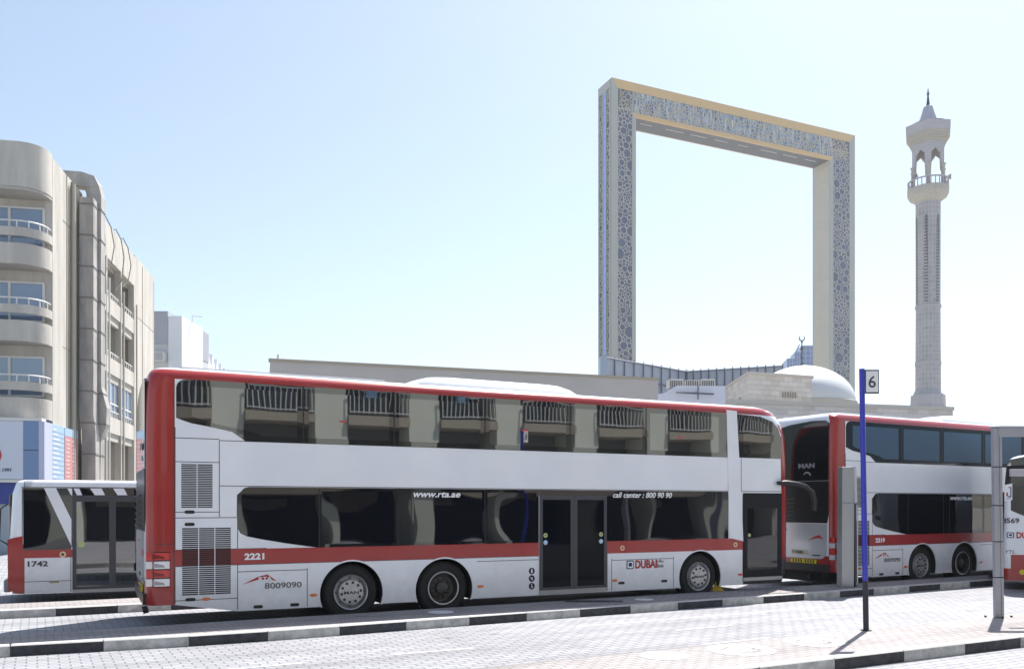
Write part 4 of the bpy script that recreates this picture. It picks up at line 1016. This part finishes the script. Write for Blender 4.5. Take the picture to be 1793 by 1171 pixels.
# advertising board seen from behind (two wings) 
def billboard():
    p0 = at(1057, 626, 76); p1 = at(1201, 651, 85); p2 = at(1371, 641, 80)
    t = thing('billboard', (p0.x, p0.y, 0), 0, 'grey blue steel billboard seen from behind, two wings meeting in a shallow V', 'billboard')
    PAN = mat('billboard_sheet', (.40, .43, .50), .6, 0, var=.12, vscale=.6); FR = mat('billboard_frame', (.13, .15, .20), .6)
    o = Vector((p0.x, p0.y, 0))
    for a, b, n in ((p0, p1, 9), (p1, p2, 12)):
        A = Vector((a.x, a.y, 0))-o; B = Vector((b.x, b.y, 0))-o; d = (B-A); n_ = Vector((d.y, -d.x, 0)).normalized(); zb = 7.5
        g = MB(); g.add([tuple(v) for v in (A+Vector((0, 0, zb)), B+Vector((0, 0, zb)), B+Vector((0, 0, b.z)), A+Vector((0, 0, a.z)), A-n_*.2+Vector((0, 0, zb)), B-n_*.2+Vector((0, 0, zb)), B-n_*.2+Vector((0, 0, b.z)), A-n_*.2+Vector((0, 0, a.z)))],
               [(0, 1, 2, 3), (7, 6, 5, 4), (0, 4, 5, 1), (3, 2, 6, 7), (0, 3, 7, 4), (1, 5, 6, 2)], PAN); g.build('panel', t)
        g = MB()
        for i in range(n+1):
            k = i/n; P_ = A+d*k+n_*.12; zt = a.z+(b.z-a.z)*k
            g.tube([P_+Vector((0, 0, zb)), P_+Vector((0, 0, zt+.2))], .06, FR, 4)
            if i < n:
                Q_ = A+d*((i+1)/n)+n_*.14; zq = a.z+(b.z-a.z)*(i+1)/n
                if i % 2: g.tube([P_+Vector((0, 0, zb+1.2)), Q_+Vector((0, 0, zq-2.2))], .03, FR, 4)
        for f_ in (0, .22, .45, .7, .9): g.tube([A+n_*.2+Vector((0, 0, a.z-(a.z-zb)*f_)), B+n_*.2+Vector((0, 0, b.z-(b.z-zb)*f_))], .07, FR, 4)
        g.build('frame', t)
    g = MB(); g.box((-.35, -.5, 7.5), (.25, 1.2, p0.z+.05), mat('billboard_side', (.34, .40, .50), .5)); g.build('end_cap', t)
    g = MB()
    for q in (p0, p1, p2): g.tube([(q.x-o.x, q.y-o.y+.5, 0), (q.x-o.x, q.y-o.y+.5, 7.7)], .3, FR, 8)
    g.build('support_posts', t)
billboard()

# white block with roof plant
def white_block():
    a = at(1151, 700, 41); b = at(1272, 700, 41); a.x -= .1
    t = thing('white_roof_block', (a.x, a.y, 0), R(3), 'white rooftop block with cooling units in front of the billboard', 'building')
    Wt = mat('white_plaster', (.70, .72, .80), .8, var=.05); L_ = b.x-a.x
    x1 = (1190-1151)/F*41; xm = (1166-1151)/F*41; z1 = at(0, 688, 41).z; z2 = at(0, 674.5, 41).z
    g = MB(); g.prism([(0, 0), (L_, 0), (L_, z2), (x1, z2), (xm, z1), (0, z1-.05)], lambda x, z: (x, 0, z), lambda x, z: (x, 6, z), Wt); g.build('wall', t)
    g = MB(); g.tube([(x1*.9, -.15, z2-.35), (L_*.82, -.15, z2-.42)], .04, FRD, 5); g.tube([(L_*.6, -.1, z2), (L_*.6, -.1, z1-.3)], .03, FRD, 5); g.build('pipe', t)
    x = x1*.75; i = 0
    while x < L_-.3:
        u = thing('cooling_unit', (a.x+x*math.cos(R(3))+.1, a.y+1.2, z2), R(3), ['first cooling unit from the left end of the white roof block', 'second cooling unit from the left on the white roof block', 'third cooling unit from the left on the white roof block', 'last cooling unit beside the stone block on the white roof', 'extra cooling unit'][min(i, 4)], 'air conditioner', 'cooling units on the white roof')
        w_ = .78; g = MB(); g.box((0, 0, .05), (w_-.08, .7, .48-.05*(i == 1)), ACG); g.build('casing', u, bevel=.02)
        g = MB()
        for k in range(7): g.box((.05+k*.09, -.012, .1), (.09+k*.09, .0, .40), DARK)
        g.build('louvre', u); x += w_; i += 1
        if i > 3: break
FRD = mat('frame_dark_grey', (.10, .10, .12), .5); ACG = mat('cooling_unit_beige', (.46, .44, .40), .6, var=.1)
white_block()

# mosque: stone block, dome, finial, parapet
STONE = paver('stone_blocks', (.66, .63, .60), (.55, .51, .47), (.47, .44, .41), 0, 1.0, .35, .04, .12, .01)
def fix_wall_map(m):
    n = m.node_tree; mp = [x for x in n.nodes if x.type == 'MAPPING'][0]; tc = [x for x in n.nodes if x.type == 'TEX_COORD'][0]
    sx = n.nodes.new('ShaderNodeSeparateXYZ'); cb = n.nodes.new('ShaderNodeCombineXYZ'); ad = n.nodes.new('ShaderNodeMath'); ad.operation = 'ADD'
    n.links.new(tc.outputs['Object'], sx.inputs[0]); n.links.new(sx.outputs[0], ad.inputs[0]); n.links.new(sx.outputs[1], ad.inputs[1])
    n.links.new(ad.outputs[0], cb.inputs[0]); n.links.new(sx.outputs[2], cb.inputs[1]); n.links.new(cb.outputs[0], mp.inputs[0])
fix_wall_map(STONE)
def mosque():
    Y = 60; a = at(1310, 655, Y); b = at(1421, 657, Y+2); c_ = at(1264, 670, Y+9)
    t = thing('mosque', (a.x, a.y, 0), 0, 'pale stone mosque with a white dome between the legs of the golden frame', 'mosque')
    o = Vector((a.x, a.y)); A = Vector((0, 0)); B = Vector((b.x, b.y))-o; C_ = Vector((c_.x, c_.y))-o; D_ = C_+(B-A)
    zt = a.z
    g = MB(); g.prism([tuple(A), tuple(B), tuple(D_), tuple(C_)], lambda x, y: (x, y, 0), lambda x, y: (x, y, zt), STONE); g.build('stone_block', t)
    g = MB(); e = .12; g.prism([(A.x-.05, A.y-e), (B.x+e, B.y-e), (D_.x+e, D_.y), (C_.x-e, C_.y)], lambda x, y: (x, y, zt), lambda x, y: (x, y, zt+.18), mat('stone_trim', (.50, .47, .42), .8)); g.build('coping', t)
    # small lattice patterns
    g = MB(); P2 = mat('carved_band', (.30, .26, .22), .8); dB = (B-A).normalized()
    for (x0, z0, n) in ((2.9, zt-1.5, 6), (3.1, zt-3.2, 3), (.5, zt-2.3, 1)):
        for k in range(n):
            p = A+dB*(x0+k*.22); g.add([(p.x, p.y-.02, z0), (p.x+.12, p.y-.016, z0), (p.x+.12, p.y-.016, z0+.4), (p.x, p.y-.02, z0+.4)], [(0, 1, 2, 3)], P2)
    g.build('carving', t, fix=False)
    g = MB(); dC = (C_-A).normalized()
    for k in (2.2, 4.6):
        p = A+dC*k; q = A+dC*(k+.9); n_ = Vector((-.05, -.03))
        g.add([(p.x+n_.x, p.y+n_.y, zt-2.6), (q.x+n_.x, q.y+n_.y, zt-2.6), (q.x+n_.x, q.y+n_.y, zt-1.6), ((p.x+q.x)/2+n_.x, (p.y+q.y)/2+n_.y, zt-1.2), (p.x+n_.x, p.y+n_.y, zt-1.6)], [(0, 1, 2, 3, 4)], P2)
    g.build('arched_niches', t, fix=False)
    # dome
    Yd = 68; cx = (1404-PX)/F*Yd-o.x; cy = Yd-o.y; zb = at(0, 708, Yd).z; rr_ = 90/F*Yd*.985; hh = at(0, 640, Yd).z-zb
    prof = []
    for i in range(25):
        u = i/24; ang = R(90*u); prof.append((rr_*math.cos(ang)**.92 if u < 1 else .02, zb+hh*(math.sin(ang)*.93+.07*u**3)))
    g = MB(); g.lathe(prof, mat('dome_white', (.66, .665, .68), .55, var=.05, vscale=.5), 64, lambda r_, h, a_: (cx+r_*math.cos(a_), cy+r_*math.sin(a_), h)); d = g.build('dome', t, smooth=True)
    g = MB(); g.lathe([(rr_*1.03, zb-3), (rr_*1.03, zb), (rr_*.98, zb+.1)], mat('stone_trim', (0, 0, 0)), 48, lambda r_, h, a_: (cx+r_*math.cos(a_), cy+r_*math.sin(a_), h)); g.build('drum', t, smooth=True)
    zt2 = zb+hh; DKF = mat('finial_metal', (.12, .12, .13), .4, .6); s_ = Yd/F
    pf = [(.16, 0), (.06, .2), (.05, .5), (.11, .62), (.05, .75), (.045, 1.1), (.13, 1.3), (.05, 1.5), (.04, 1.75), (.09, 1.85), (.01, 1.98)]
    g = MB(); g.lathe([(r_, zt2+h) for r_, h in pf], DKF, 14, lambda r_, h, a_: (cx+r_*math.cos(a_), cy+r_*math.sin(a_), h))
    cr = [(cx+.21*math.cos(R(a_)), cy, zt2+2.18+.21*math.sin(R(a_))) for a_ in range(-245, 62, 18)]
    n = len(cr); g.tube(cr, .03, DKF, 6, rs=[.012+.045*math.sin(math.pi*i/(n-1)) for i in range(n)]); g.build('finial', d, smooth=True)
    # low stone hall below
    p = at(1365, 702, 57); q = at(1793, 722, 62); d_ = q-p; L_ = math.hypot(d_.x, d_.y)*(1661-1365)/(1793-1365); u = Vector((d_.x, d_.y)).normalized(); pp = Vector((p.x, p.y))-o-u*14; n_ = Vector((-u.y, u.x))
    z0 = p.z
    g = MB(); c4 = [pp, pp+u*(L_+14), pp+u*(L_+14)+n_*2.2, pp+n_*2.2]
    g.prism([tuple(v) for v in c4], lambda x, y: (x, y, 0), lambda x, y: (x, y, z0-.25), STONE); g.build('hall_wall', t)
    g = MB(); c4 = [pp-n_*.15, pp+u*(L_+14)-n_*.15, pp+u*(L_+14)+n_*.4, pp+n_*.4]; g.prism([tuple(v) for v in c4], lambda x, y: (x, y, z0-.25), lambda x, y: (x, y, z0), mat('stone_trim', (0, 0, 0))); g.build('hall_coping', t)
mosque()
c = at(1528, 706, 60); t = thing('cooling_unit', (c.x-.9, 60.2, at(0, 711.5, 60).z-.2), R(6), 'lone flat cooling unit on the low wall between the blue pole and the minaret', 'air conditioner')
g = MB(); g.box((-1.6, 0, 0), (0, .8, .42), ACG); g.box((0, .05, 0), (1.9, .7, .30), ACW); g.build('casing', t, bevel=.02)
g = MB()
for k in range(5): g.box((.1, .03, .04+k*.05), (1.8, .05, .065+k*.05), DARK)
g.build('louvre', t)

def minaret():
    Y = 75; s_ = Y/F; cx = (1625-PX)*s_; t = thing('minaret', (cx, Y, 0), R(8), 'tall pale minaret with a balcony, open arches and pointed cap right of the golden frame', 'minaret')
    Z = lambda py: H-(py-HY)*s_
    LT = mat('minaret_lilac', (.47, .455, .47), .75, var=.08, vscale=.6)
    TILE = paver('minaret_tiles', (.45, .43, .43), (.38, .365, .37), (.52, .51, .50), 0, .30, .40, .07, .1, .006, 0)
    n = TILE.node_tree; mp = [x for x in n.nodes if x.type == 'MAPPING'][0]; tc = [x for x in n.nodes if x.type == 'TEX_COORD'][0]
    sx = n.nodes.new('ShaderNodeSeparateXYZ'); at2 = n.nodes.new('ShaderNodeMath'); at2.operation = 'ARCTAN2'; cb = n.nodes.new('ShaderNodeCombineXYZ')
    n.links.new(tc.outputs['Object'], sx.inputs[0]); n.links.new(sx.outputs[1], at2.inputs[0]); n.links.new(sx.outputs[0], at2.inputs[1]); n.links.new(at2.outputs[0], cb.inputs[0]); n.links.new(sx.outputs[2], cb.inputs[1]); n.links.new(cb.outputs[0], mp.inputs[0])
    def reg(r_px, z0, z1, name, m, seg=8, r1=None, ph=math.pi/8):
        g = MB(); r0 = r_px*s_; r1_ = (r1 or r_px)*s_; g.lathe([(r0, z0), (r1_, z1)], m, seg, close=True, ph=ph); return g.build(name, t, smooth=seg > 12)
    reg(31, 0, Z(713), 'base', LT, 8); reg(29, Z(713), Z(692), 'base', LT, 8, 28); reg(25, Z(692), Z(683), 'base', LT, 8, 21)
    reg(20.5, Z(683), Z(640), 'shaft', TILE, 40, 20.3); reg(21.3, Z(640), Z(634), 'shaft_ring', LT, 40)
    reg(20.2, Z(634), Z(540), 'shaft', TILE, 40, 19.7); reg(21.2, Z(540), Z(536), 'shaft_ring', LT, 40)
    reg(19.6, Z(536), Z(352), 'shaft', TILE, 40, 20)
    for k in range(6):
        a = R(-132+60*k); g = MB(); r0 = 19.9*s_
        zz0, zz1 = Z(534), Z(386)
        hw = .17
        for (zp0, zp1, m, o_, w2) in ((zz0, zz1, DARK, .015, hw), (zz0, zz1, LT, .05, .03)):
            pass
        def P_(aa, o_, z): return ((r0+o_)*math.cos(aa), (r0+o_)*math.sin(aa), z)
        g.add([P_(a-hw, .012, zz0), P_(a+hw, .012, zz0), P_(a+hw, .012, zz1), P_(a, .02, zz1+.35), P_(a-hw, .012, zz1)], [(0, 1, 2, 3, 4)], mat('slot_painted_shade', (.20, .18, .19), .8))  # shade inside the slot painted as a dark face on the shaft
        z = zz0
        while z < zz1-.1:
            g.add([P_(a-hw, .02, z), P_(a+hw, .02, z), P_(a+hw, .02, z+.12), P_(a-hw, .02, z+.12)], [(0, 1, 2, 3)], LT); z += .27
        g.build('latticed_slot', t, fix=False)
    # gallery
    CR = mat('minaret_cream', (.47, .445, .40), .8, var=.1)
    g = MB(); g.lathe([(20*s_, Z(356)), (24*s_, Z(352)), (30*s_, Z(348)), (33*s_, Z(342)), (33.5*s_, Z(332)), (31*s_, Z(331)), (.01, Z(331))], CR, 40); g.build('gallery', t, smooth=True)
    g = MB(); r0 = 32*s_
    for k in range(28):
        a = 2*math.pi*k/28; g.tube([(r0*math.cos(a), r0*math.sin(a), Z(331.5)), (r0*math.cos(a), r0*math.sin(a), Z(319))], .05, LT, 5)
    g.lathe([(r0-.06, Z(320)), (r0+.06, Z(320)), (r0+.06, Z(318)), (r0-.06, Z(318)), (r0-.06, Z(320))], LT, 40); g.build('balustrade', t)
    # lantern: eight arched walls on columns
    ro = 29*s_; nseg = 6
    for k in range(nseg):
        a0 = 2*math.pi*k/nseg+R(-4); a1 = 2*math.pi*(k+1)/nseg+R(-4)
        A = Vector((ro*math.cos(a0), ro*math.sin(a0))); B = Vector((ro*math.cos(a1), ro*math.sin(a1))); d = B-A; n_ = Vector((-d.y, d.x)).normalized()*.16
        zt, zs, zc = Z(250), Z(296), Z(270)
        pr = [(0, zs), (.19, zs), (.22, zs+1.0), (.36, zs+1.2), (.5, zc+.15), (.64, zs+1.2), (.78, zs+1.0), (.81, zs), (1, zs), (1, zt), (0, zt)]
        g = MB(); g.prism(pr, lambda u, z: (A.x+d.x*u, A.y+d.y*u, z), lambda u, z: (A.x+d.x*u+n_.x, A.y+d.y*u+n_.y, z), LT); g.build('arch_panel', t)
        c_ = A*.94; g = MB(); g.lathe([(.20, Z(331)), (.17, Z(328)), (.15, Z(300)), (.24, Z(296)), (.24, zs+.02)], CR, 10, lambda r_, h, a_: (c_.x+r_*math.cos(a_), c_.y+r_*math.sin(a_), h)); g.build('column', t, smooth=True)
    for (r_, y0, y1) in ((31, 256, 251.5), (33, 251.5, 247.5), (35.5, 247.5, 243.5), (38, 243.5, 240)): reg(r_, Z(y0), Z(y1), 'cornice', CR, 6, ph=R(-4))
    reg(40, Z(240), Z(224), 'canopy', LT, 6, 40.4, ph=R(-4))
    g = MB(); rs = [(36, 223.2), (22, 221), (16, 216), (14, 209), (10.5, 199), (7.5, 188), (5, 186)]
    g.lathe([(r_*s_, Z(y)) for r_, y in rs], mat('cap_grey', (.42, .42, .48), .7), 12, close=True); g.build('cap', t)
    g = MB(); g.lathe([(3.4*s_, Z(186)), (2.2*s_, Z(178)), (1.3*s_, Z(168)), (2.6*s_, Z(165)), (1.2*s_, Z(162)), (.8*s_, Z(158)), (.1*s_, Z(153))], mat('finial_metal', (0, 0, 0)), 12); g.build('spire', t, smooth=True)
    # loudspeakers on the gallery
    for a in (200, 330): 
        g = MB(); g.lathe([(.05, 0), (.12, .2), (.28, .45)], LT, 12, lambda r_, h, b: (1.35*math.cos(R(a))+h*math.cos(R(a))+r_*math.sin(R(a))*math.cos(b), 1.35*math.sin(R(a))+h*math.sin(R(a))-r_*math.cos(R(a))*math.cos(b), Z(314)+r_*math.sin(b))); g.build('loudspeaker', t)
minaret()

# ================================================================== the great golden frame
def big_frame():
    O_ = Vector((34.9, 300.0)); u = Vector((.911, .412)); v = Vector((-.412, .911)); rz = math.atan2(u.y, u.x)
    t = thing('frame_tower', (O_.x, O_.y, 0), rz, 'gigantic golden picture frame tower rising behind the mosque', 'landmark')
    Wd = 114.2; D = 9.4; ZT = 152.0; wl = 10.0; wr = 13.4; wt = 12.2
    RIMS = mat('frame_rim_silver', (.36, .37, .34), .5, .0, var=.06, vscale=.1)
    GOLD = mat('frame_rim_gold', (.60, .40, .17), .45, .1, var=.06, vscale=.15)
    GL = mat('frame_glass', (.08, .095, .16), .35, ior=1.4, var=.25, vscale=.09)
    GLB = mat('frame_glass_blue', (.12, .19, .34), .25, ior=1.5, var=.9, vscale=.35)
    n = GLB.node_tree
    if n.nodes:
        tc = [x for x in n.nodes if x.type == 'TEX_COORD'][0]; no = [x for x in n.nodes if x.type == 'TEX_NOISE'][0]
        mp_ = n.nodes.new('ShaderNodeMapping'); mp_.inputs['Scale'].default_value = (1.3, 1, .22); n.links.new(tc.outputs['Object'], mp_.inputs[0]); n.links.new(mp_.outputs[0], no.inputs['Vector']); no.inputs['Scale'].default_value = 1.0
        cr = n.nodes.new('ShaderNodeValToRGB'); e = cr.color_ramp.elements; e[0].position = .36; e[0].color = (.03, .05, .10, 1); e[1].position = .66; e[1].color = (.55, .58, .60, 1)  # streaky white and blue reflections painted into the glazing colour
        a_ = cr.color_ramp.elements.new(.5); a_.color = (.13, .22, .38, 1); n.links.new(no.outputs[0], cr.inputs[0]); n.links.new(cr.outputs[0], n.nodes['Principled BSDF'].inputs['Base Color'])
    RING = mat('lattice_champagne', (.48, .465, .42), .5, .0)
    RINGG = mat('lattice_gold', (.50, .42, .28), .45, .2)
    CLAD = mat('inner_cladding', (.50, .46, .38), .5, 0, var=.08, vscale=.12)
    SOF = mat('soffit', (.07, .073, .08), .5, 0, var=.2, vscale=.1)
    g = MB()
    g.box((0, .5, 0), (wl, D-.5, ZT), CLAD); g.build('leg', t)
    g = MB(); g.box((Wd-wr, .5, 0), (Wd, D-.5, ZT), CLAD); g.build('leg', t)
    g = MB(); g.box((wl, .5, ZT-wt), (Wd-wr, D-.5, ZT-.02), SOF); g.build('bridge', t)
    # rims on the front face (and back)
    for (y0, y1) in ((0, .5), (D-.5, D)):
        g = MB(); e = 2.4; ir = 1.6
        g.add([(0, y, z) for y in (y0, y1) for z in ()], [], RIMS) if False else None
        def quad(pts, m): g.prism(pts, lambda a, b: (a, y0, b), lambda a, b: (a, y1, b), m)
        quad([(0, 0), (2.6, 0), (2.6, ZT-3.2), (0, ZT)], RIMS); quad([(wl-ir, 0), (wl, 0), (wl, ZT-wt), (wl-ir, ZT-wt+ir)], RIMS)
        quad([(Wd-3.0, 0), (Wd, 0), (Wd, ZT), (Wd-3.0, ZT-3.2)], RIMS); quad([(Wd-wr, 0), (Wd-wr+1.9, 0), (Wd-wr+1.9, ZT-wt+ir), (Wd-wr, ZT-wt)], RIMS)
        g.pieces('side_rim', t)
        g = MB()
        quad([(0, ZT), (2.6, ZT-3.2), (Wd-3.0, ZT-3.2), (Wd, ZT)], GOLD); quad([(wl, ZT-wt), (wl-ir, ZT-wt+ir), (Wd-wr+1.9, ZT-wt+ir), (Wd-wr, ZT-wt)], GOLD)
        g.pieces('top_rim', t)
        yy = (y0+.2, y1-.2)
        g = MB(); g.box((2.6, .2 if y0 == 0 else D-.5, 0), (wl-ir, .5 if y0 == 0 else D-.2, ZT-3.2), GL); g.box((Wd-wr+1.9, .2 if y0 == 0 else D-.5, 0), (Wd-3.0, .5 if y0 == 0 else D-.2, ZT-3.2), GL); g.pieces('leg_glazing', t)
        g = MB(); g.box((wl-ir, .19 if y0 == 0 else D-.5, ZT-wt+ir), (Wd-wr+1.9, .49 if y0 == 0 else D-.19, ZT-3.2), GLB); g.build('bridge_glazing', t)
    # ring lattice
    rng = random.Random(3)
    def pack(x0, x1, z0, z1, rmax, tries, rmin=.55):
        c = []; cell = {}
        def near(x, z):
            k = (int(x//4), int(z//4)); o = []
            for i in (-1, 0, 1):
                for j in (-1, 0, 1): o += cell.get((k[0]+i, k[1]+j), [])
            return o
        for i in range(tries):
            x = rng.uniform(x0-.3, x1+.3); z = rng.uniform(z0, z1)
            band = .5+.5*math.sin(z*.19+x0)
            r_ = (rmin+(rmax-rmin)*(.25+.75*band)*rng.random()**.7) if i < tries*.25 else rmax
            for (a, b, q) in near(x, z):
                dd = math.hypot(a-x, b-z)-q; r_ = min(r_, dd+.10)
                if r_ < rmin: break
            if r_ < rmin: continue
            r_ = min(r_, rmax*(.35+.65*band)); c.append((x, z, r_)); cell.setdefault((int(x//4), int(z//4)), []).append((x, z, r_))
        return c
    def rings(name, x0, x1, z0, z1, rmax, tries, m, f, th=.17):
        g = MB()
        for (x, z, r_) in pack(x0, x1, z0, z1, rmax, tries):
            n = 14 if r_ > .8 else 9; vs = []; fs = []
            cl = lambda q: (min(max(q[0], x0), x1), min(max(q[1], z0), z1))
            for k in range(n):
                a = 2*math.pi*k/n
                for rq, o_ in ((r_+th*.5, .0), (r_+th*.5, .1), (r_-th, .1), (r_-th, .0)):
                    p = cl((x+rq*math.cos(a), z+rq*math.sin(a))); vs.append(f(p[0], p[1], o_))
            for k in range(n):
                k2 = (k+1) % n
                for j in range(3): fs.append((4*k+j, 4*k+j+1, 4*k2+j+1, 4*k2+j))
            g.add(vs, fs, m)
        return g.build(name, t, fix=False)
    rings('leg_lattice', 2.6, wl-ir, 0, ZT-9, 2.3, 7000, RING, lambda a, b, o: (a, .2-o, b), th=.13)
    rings('leg_lattice', Wd-wr+1.9, Wd-3.0, 0, ZT-7, 2.4, 8000, RING, lambda a, b, o: (a, .2-o, b), th=.13)
    rings('bridge_lattice', 3.2, Wd-3.6, ZT-wt+ir, ZT-3.2, 2.0, 3200, RINGG, lambda a, b, o: (a, .19-o, b), th=.17)
    # outer side of the left leg: rims, lattice strips, lift glass
    BLG = mat('lift_glass_blue', (.24, .36, .74), .25)
    g = MB(); 
    for y0, y1 in ((0.52, 1.2), (D-1.2, D-.52)): g.box((-.3, y0, 0), (-.001, y1, ZT-.3), RIMS)
    g.box((-.3, 3.35, 0), (-.001, 3.6, ZT-2.6), RIMS); g.box((-.3, 5.8, 0), (-.001, 6.05, ZT-2.6), RIMS); g.box((-.29, 1.2, ZT-3.2), (-.001, D-1.2, ZT-.3), RIMS); g.pieces('side_rim', t)
    g = MB(); g.box((-.1, 3.6, 0), (-.001, 5.8, ZT-3.2), BLG)
    for i in range(50): g.box((-.13, 3.6, i*3.0), (-.1, 5.8, i*3.0+.25), mat('lift_glass_bar', (.14, .20, .42), .4))
    g.build('lift_shaft', t)
    g = MB(); g.box((-.06, 1.2, 0), (-.001, 3.35, ZT-3.2), DARK); g.box((-.06, 6.05, 0), (-.001, D-1.2, ZT-3.2), DARK); g.pieces('side_glazing', t)
    rings('side_lattice', 1.2, 3.35, 0, ZT-3.4, 1.5, 2600, RING, lambda a, b, o: (-.06-o, a, b), th=.11)
    rings('side_lattice', 6.05, D-1.2, 0, ZT-3.4, 1.5, 2600, RING, lambda a, b, o: (-.06-o, a, b), th=.11)
    # cladding joints on the inner reveal
    g = MB()
    for i in range(48): g.box((Wd-wr-.03, .55, 3*i), (Wd-wr-.001, D-.55, 3*i+.08), SEAM if False else mat('joint_tan', (.40, .37, .31), .7))
    g.build('reveal_joints', t)
    g = MB()
    for i in range(9): x = wl+4+i*11; g.box((x, 3.4, ZT-wt-.06), (x+5+(i*7 % 4), 3.6, ZT-wt-.001), WFR)
    g.pieces('soffit_light', t)
big_frame()

# hazy tower far away
def far_tower():
    Y = 620; s_ = Y/F; a = (1378-PX)*s_; t = thing('glass_tower', (a, Y, 0), R(-8), 'distant bluish glass tower with stepped top behind the dome', 'building')
    TB = mat('blue_tower_glass', (.05, .11, .30), .3, ior=1.7, var=.2, vscale=.05); TL = mat('blue_tower_slab', (.20, .28, .50), .6)
    Z = lambda py: H-(py-HY)*s_
    blocks = [(1378, 1392, 628), (1391, 1403, 617), (1402, 1425, 606), (1424, 1446, 608)]
    for i, (x0, x1, y) in enumerate(blocks):
        g = MB(); X0, X1 = (x0-1378)*s_, (x1-1378)*s_; g.box((X0, i*.2, 0), (X1, 18, Z(y)), TB)
        z = Z(y)-.3
        while z > Z(700): g.box((X0-.2, i*.2-.4, z), (X1-.01, i*.2-.001, z+.5), TL); z -= 3.6
        for k in range(1, 3): g.box((X0+(X1-X0)*k/3-.3, i*.2-.6, Z(700)), (X0+(X1-X0)*k/3+.3, i*.2-.41, Z(y)), TL)
        g.build('tower_block', t)
    g = MB()
    for k in range(3): g.box((26*s_+k*5, 3, Z(606)), (27*s_+k*5, 6, Z(604)), TL)
    g.tube([(15*s_, 2, Z(617)), (22*s_, 2, Z(603))], .5, TL, 5); g.build('roof_plant', t)
far_tower()

# ================================================================== apartment block behind the camera (seen mirrored in the bus windows)
def rear_block():
    rz = R(26.565); u = Vector((math.cos(rz), math.sin(rz))); m_ = Vector((math.sin(rz), -math.cos(rz)))
    p = B1.o+m_*25+u*(-14)
    t = thing('apartment_block', (p.x, p.y, 0), rz, 'apartment block with white balcony railings, mirrored in the upper windows of bus 2221', 'building')
    PW = mat('pale_green_render', (.72, .74, .64), .85, var=.1, vscale=.4); SL = mat('tan_slab', (.42, .37, .29), .85, var=.1); DB = mat('dark_glazing', (.05, .06, .075), .15, ior=1.8)
    BR = mat('balcony_side', (.23, .22, .20), .8)
    L_ = 54; bay = 4.6; n = int(L_/bay)
    g = MB(); g.box((0, -9, 3.3), (L_, -2.0, 20), BR); g.box((0, -9, 20), (L_, 0.1, 21), SL); g.box((0, -9, 0), (L_, -4.5, 3.3), DARK); g.build('wall', t)
    g = MB()
    for i in range(n+1): g.box((i*bay-.72, -2.2, 0 if i % 2 == 0 else 3.3), (i*bay+.72, .0, 20), PW)
    for i in range(0, n, 2): g.box((i*bay+bay-.25, -2.2, 0), (i*bay+bay+.1, -.3, 2.69), PW)
    for i in range(n): g.box((i*bay+1.1, -4.4, 2.0), (i*bay+bay-1.1, -4.2, 2.6), SL)
    g.build('pilasters', t)
    for k, zf in enumerate((5.75, 9.05, 12.35, 15.65)):
        g = MB(); 
        for i in range(n): g.box((i*bay+.74, -2.0, zf), (i*bay+bay-.74, .2, zf+.42), SL)
        g.build('balcony_slabs', t)
        g = MB()
        for i in range(n):
            x0, x1 = i*bay+.8, i*bay+bay-.8
            g.box((x0, .15, zf+1.6), (x1, .2, zf+1.67), WFR); g.box((x0, .15, zf+.55), (x1, .2, zf+.6), WFR)
            x = x0
            while x < x1: g.box((x, .16, zf+.5), (x+.045, .19, zf+1.66), WFR); x += .24
        g.build('railings', t)
        g = MB()
        for i in range(n): g.box((i*bay+1.1, -2.01, zf+.8), (i*bay+bay-1.1, -1.96, zf+2.9), DB)
        g.build('balcony_doors', t)
    g = MB(); g.box((0, -4.5, 2.7), (L_, .15, 3.05), SL); g.build('arcade_slab', t)
    # laundry
    rng = random.Random(5)
    for i, k, c_ in ((3, 6.1, (.10, .22, .45)), (5, 6.1, (.25, .40, .60)), (2, 6.1, (.15, .15, .2)), (6, 6.1, (.3, .5, .75)), (7, 9.4, (.5, .2, .2))):
        m = mat('cloth_%d' % i, c_, .9); g = MB(); x = i*bay+1.6; g.box((x, .21, k+1.0), (x+.5, .24, k+1.95), m); g.box((x+.7, .21, k+1.2), (x+1.1, .24, k+1.95), WFR); g.build('laundry', t)
rear_block()

# ================================================================== haze
def haze():
    g = MB(); g.box((-420, -60, -1.2), (480, 700, 160), None); g.ms = []; g.m = [0]*len(g.m)
    o = g.build('haze'); m = bpy.data.materials.new('haze_air'); m.use_nodes = True; n = m.node_tree; n.nodes.clear()
    out = n.nodes.new('ShaderNodeOutputMaterial'); v = n.nodes.new('ShaderNodeVolumePrincipled')
    v.inputs['Color'].default_value = (.86, .92, 1, 1); v.inputs['Density'].default_value = .00026; v.inputs['Anisotropy'].default_value = .2
    n.links.new(v.outputs[0], out.inputs['Volume']); o.data.materials.append(m); tag(o, kind='stuff')
haze()
